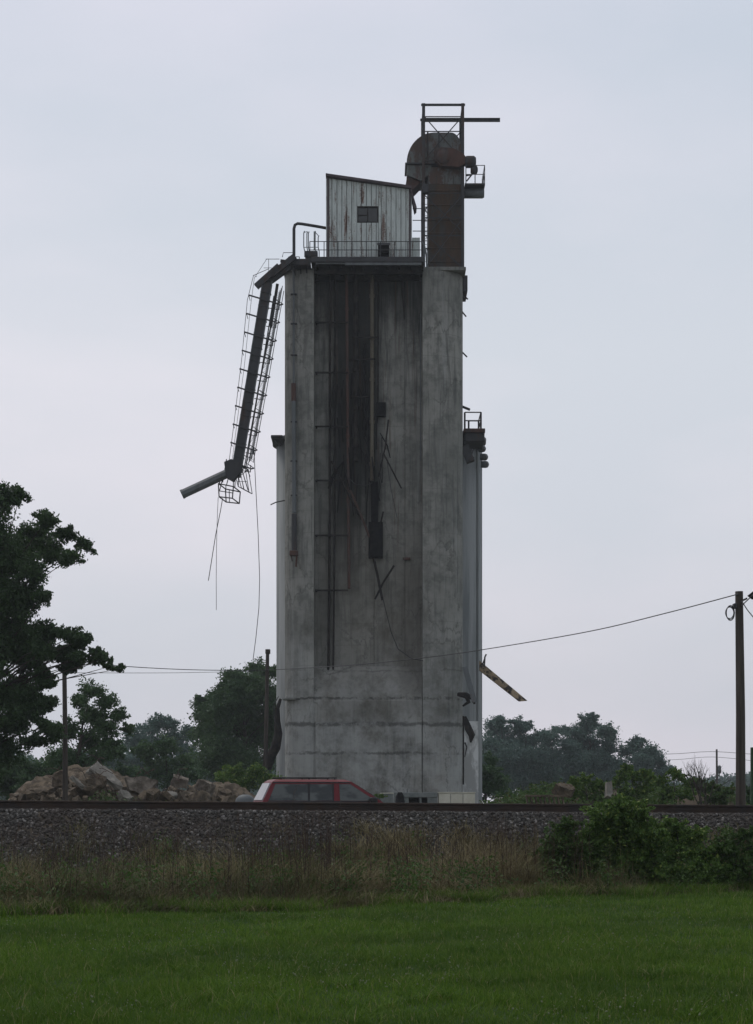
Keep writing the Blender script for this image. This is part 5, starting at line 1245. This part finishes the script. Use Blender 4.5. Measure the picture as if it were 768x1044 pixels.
def wire(lbl, pts, r, cat='wire'):
    # pts (px,py,Y); resampled smoothly
    pp = [P(*p) for p in pts]; out = []
    for i in range(len(pp)-1):
        a = pp[max(i-1,0)]; b = pp[i]; c = pp[i+1]; d = pp[min(i+2,len(pp)-1)]
        for k in range(8):
            t = k/8; out.append(.5*((2*b)+(-a+c)*t+(2*a-5*b+4*c-d)*t*t+(-a+3*b-3*c+d)*t**3))
    out.append(pp[-1]); mb = MB().tube(out, r, 5, False); solo('overhead_wire', mb, M['wire'], lbl, cat)
wire('overhead wire sagging from the right pole across the elevator to the left pole', [(752,606,61.8),(680,625,66),(600,644,71.5),(495,662,79.5),(430,671,85),(360,678,90),(273,683,102.9),(200,683,95),(122,679,85),(66,672,78)], .018)
wire('faint second wire running left from the leaning pole', [(273,684,103),(180,686,97),(66,686,78)], .011)
wire('short service wire leading right from the coil pole', [(756,612,62),(764,624,60),(778,640,57)], .018)
wire('upper service wire leading off right from the coil pole', [(756,618,62),(770,605,58),(790,590,54)], .018)
wire('higher of two faint wires strung from the tiny distant pole', [(560,770,262),(640,770,258),(690,768.5,254),(731,766.5,250),(800,772,240)], .03)
wire('lower of two faint wires strung from the tiny distant pole', [(560,778,262),(640,776,258),(690,774.5,254),(731,772,250),(800,780,240)], .026)

# ================================================================== CAMERA, LIGHT, AIR
cam = bpy.data.cameras.new('camera'); co = bpy.data.objects.new('camera', cam); COL.objects.link(co)
co.location = (0,0,EYE); co.rotation_euler = (math.radians(90),0,0)
cam.sensor_fit = 'HORIZONTAL'; cam.sensor_width = 36; cam.lens = F/768*36
cam.shift_y = (HY-522)/768; cam.clip_start = .1; cam.clip_end = 3000
scene.camera = co

w = bpy.data.worlds.new('World'); scene.world = w; w.use_nodes = True; t = w.node_tree; bg = t.nodes['Background']
SE, SR = math.radians(58), math.radians(-35)
sky = t.nodes.new('ShaderNodeTexSky'); sky.sky_type = 'NISHITA'; sky.sun_disc = False; sky.sun_elevation = SE; sky.sun_rotation = SR; sky.dust_density = 4
tc = t.nodes.new('ShaderNodeTexCoord')
sx = t.nodes.new('ShaderNodeSeparateXYZ'); t.links.new(tc.outputs['Generated'], sx.inputs[0])
mp = t.nodes.new('ShaderNodeMapping'); mp.inputs['Scale'].default_value = (2.2,2.2,6.0); mp.inputs['Rotation'].default_value = (0,.35,0); t.links.new(tc.outputs['Generated'], mp.inputs[0])
nz = t.nodes.new('ShaderNodeTexNoise'); nz.inputs['Scale'].default_value = 1.3; nz.inputs['Detail'].default_value = 5; nz.inputs['Roughness'].default_value = .5; t.links.new(mp.outputs[0], nz.inputs['Vector'])
rp_ = t.nodes.new('ShaderNodeValToRGB'); rp_.color_ramp.elements[0].position = .38; rp_.color_ramp.elements[1].position = .63
rp_.color_ramp.elements[0].color = (.51,.538,.592,1); rp_.color_ramp.elements[1].color = (.60,.592,.645,1); a1_ = t.nodes.new('ShaderNodeMath'); a1_.operation = 'MULTIPLY'; t.links.new(sx.outputs[0], a1_.inputs[0]); t.links.new(sx.outputs[2], a1_.inputs[1])
a2_ = t.nodes.new('ShaderNodeMath'); a2_.operation = 'MULTIPLY_ADD'; t.links.new(a1_.outputs[0], a2_.inputs[0]); a2_.inputs[1].default_value = -1.7; t.links.new(nz.outputs['Fac'], a2_.inputs[2]); t.links.new(a2_.outputs[0], rp_.inputs[0])
# a brighter low band, bluer overhead
er = t.nodes.new('ShaderNodeValToRGB'); e = er.color_ramp.elements; e[0].position = 0; e[0].color = (.99,.96,.97,1); e[1].position = .7; e[1].color = (.76,.77,.79,1)
x_ = er.color_ramp.elements.new(.22); x_.color = (1.04,1.04,1.03,1); x_ = er.color_ramp.elements.new(.40); x_.color = (.90,.94,.98,1)
t.links.new(sx.outputs[2], er.inputs[0])
mu = t.nodes.new('ShaderNodeMix'); mu.data_type = 'RGBA'; mu.blend_type = 'MULTIPLY'; mu.inputs[0].default_value = 1; t.links.new(rp_.outputs[0], mu.inputs[6]); t.links.new(er.outputs[0], mu.inputs[7])
# unseen sky behind the viewer is dimmed to darken faces turned to the camera
mr_ = t.nodes.new('ShaderNodeMapRange'); mr_.interpolation_type = 'SMOOTHSTEP'
for k_, v_ in zip(('From Min','From Max','To Min','To Max'), (-.8,.7,8.6,10.8)): mr_.inputs[k_].default_value = v_
t.links.new(sx.outputs[1], mr_.inputs['Value'])
sc = t.nodes.new('ShaderNodeVectorMath'); sc.operation = 'SCALE'; t.links.new(mr_.outputs[0], sc.inputs['Scale']); t.links.new(mu.outputs[2], sc.inputs[0])
mx = t.nodes.new('ShaderNodeMix'); mx.data_type = 'RGBA'; mx.inputs[0].default_value = .92; t.links.new(sky.outputs[0], mx.inputs[6]); t.links.new(sc.outputs[0], mx.inputs[7])
t.links.new(mx.outputs[2], bg.inputs[0]); bg.inputs[1].default_value = 0.1

sl = bpy.data.lights.new('sun', 'SUN'); so = bpy.data.objects.new('sun', sl); COL.objects.link(so)
sl.energy = .8; sl.angle = math.radians(30); sl.color = (1,.96,.9)
# nishita rotation: azimuth from +Y, clockwise seen from above
sd = Vector((math.sin(SR)*math.cos(SE), math.cos(SR)*math.cos(SE), math.sin(SE)))
so.rotation_euler = (-sd).to_track_quat('-Z','Y').to_euler(); so.location = (0,60,70)

hzm = bpy.data.materials.new('haze_air'); hzm.use_nodes = True; ht_ = hzm.node_tree; ht_.nodes.remove(ht_.nodes['Principled BSDF'])
pv = ht_.nodes.new('ShaderNodeVolumePrincipled'); pv.inputs['Color'].default_value = (.82,.88,.95,1); pv.inputs['Density'].default_value = 0.0003; pv.inputs['Anisotropy'].default_value = 0.2
ht_.links.new(pv.outputs[0], ht_.nodes['Material Output'].inputs['Volume'])
hb_ = obj('haze', MB().box(-720,720,-60,760,-2,46), hzm); tag(hb_, 'thin blue summer haze over the whole place', 'haze', kind='stuff')

scene.view_settings.view_transform = 'Standard'; scene.view_settings.look = 'None'; scene.view_settings.gamma = 1; scene.view_settings.exposure = 0.25
scene.render.engine = 'CYCLES'; scene.cycles.max_bounces = 6; scene.cycles.diffuse_bounces = 3; scene.cycles.volume_bounces = 1; scene.cycles.use_denoising = True
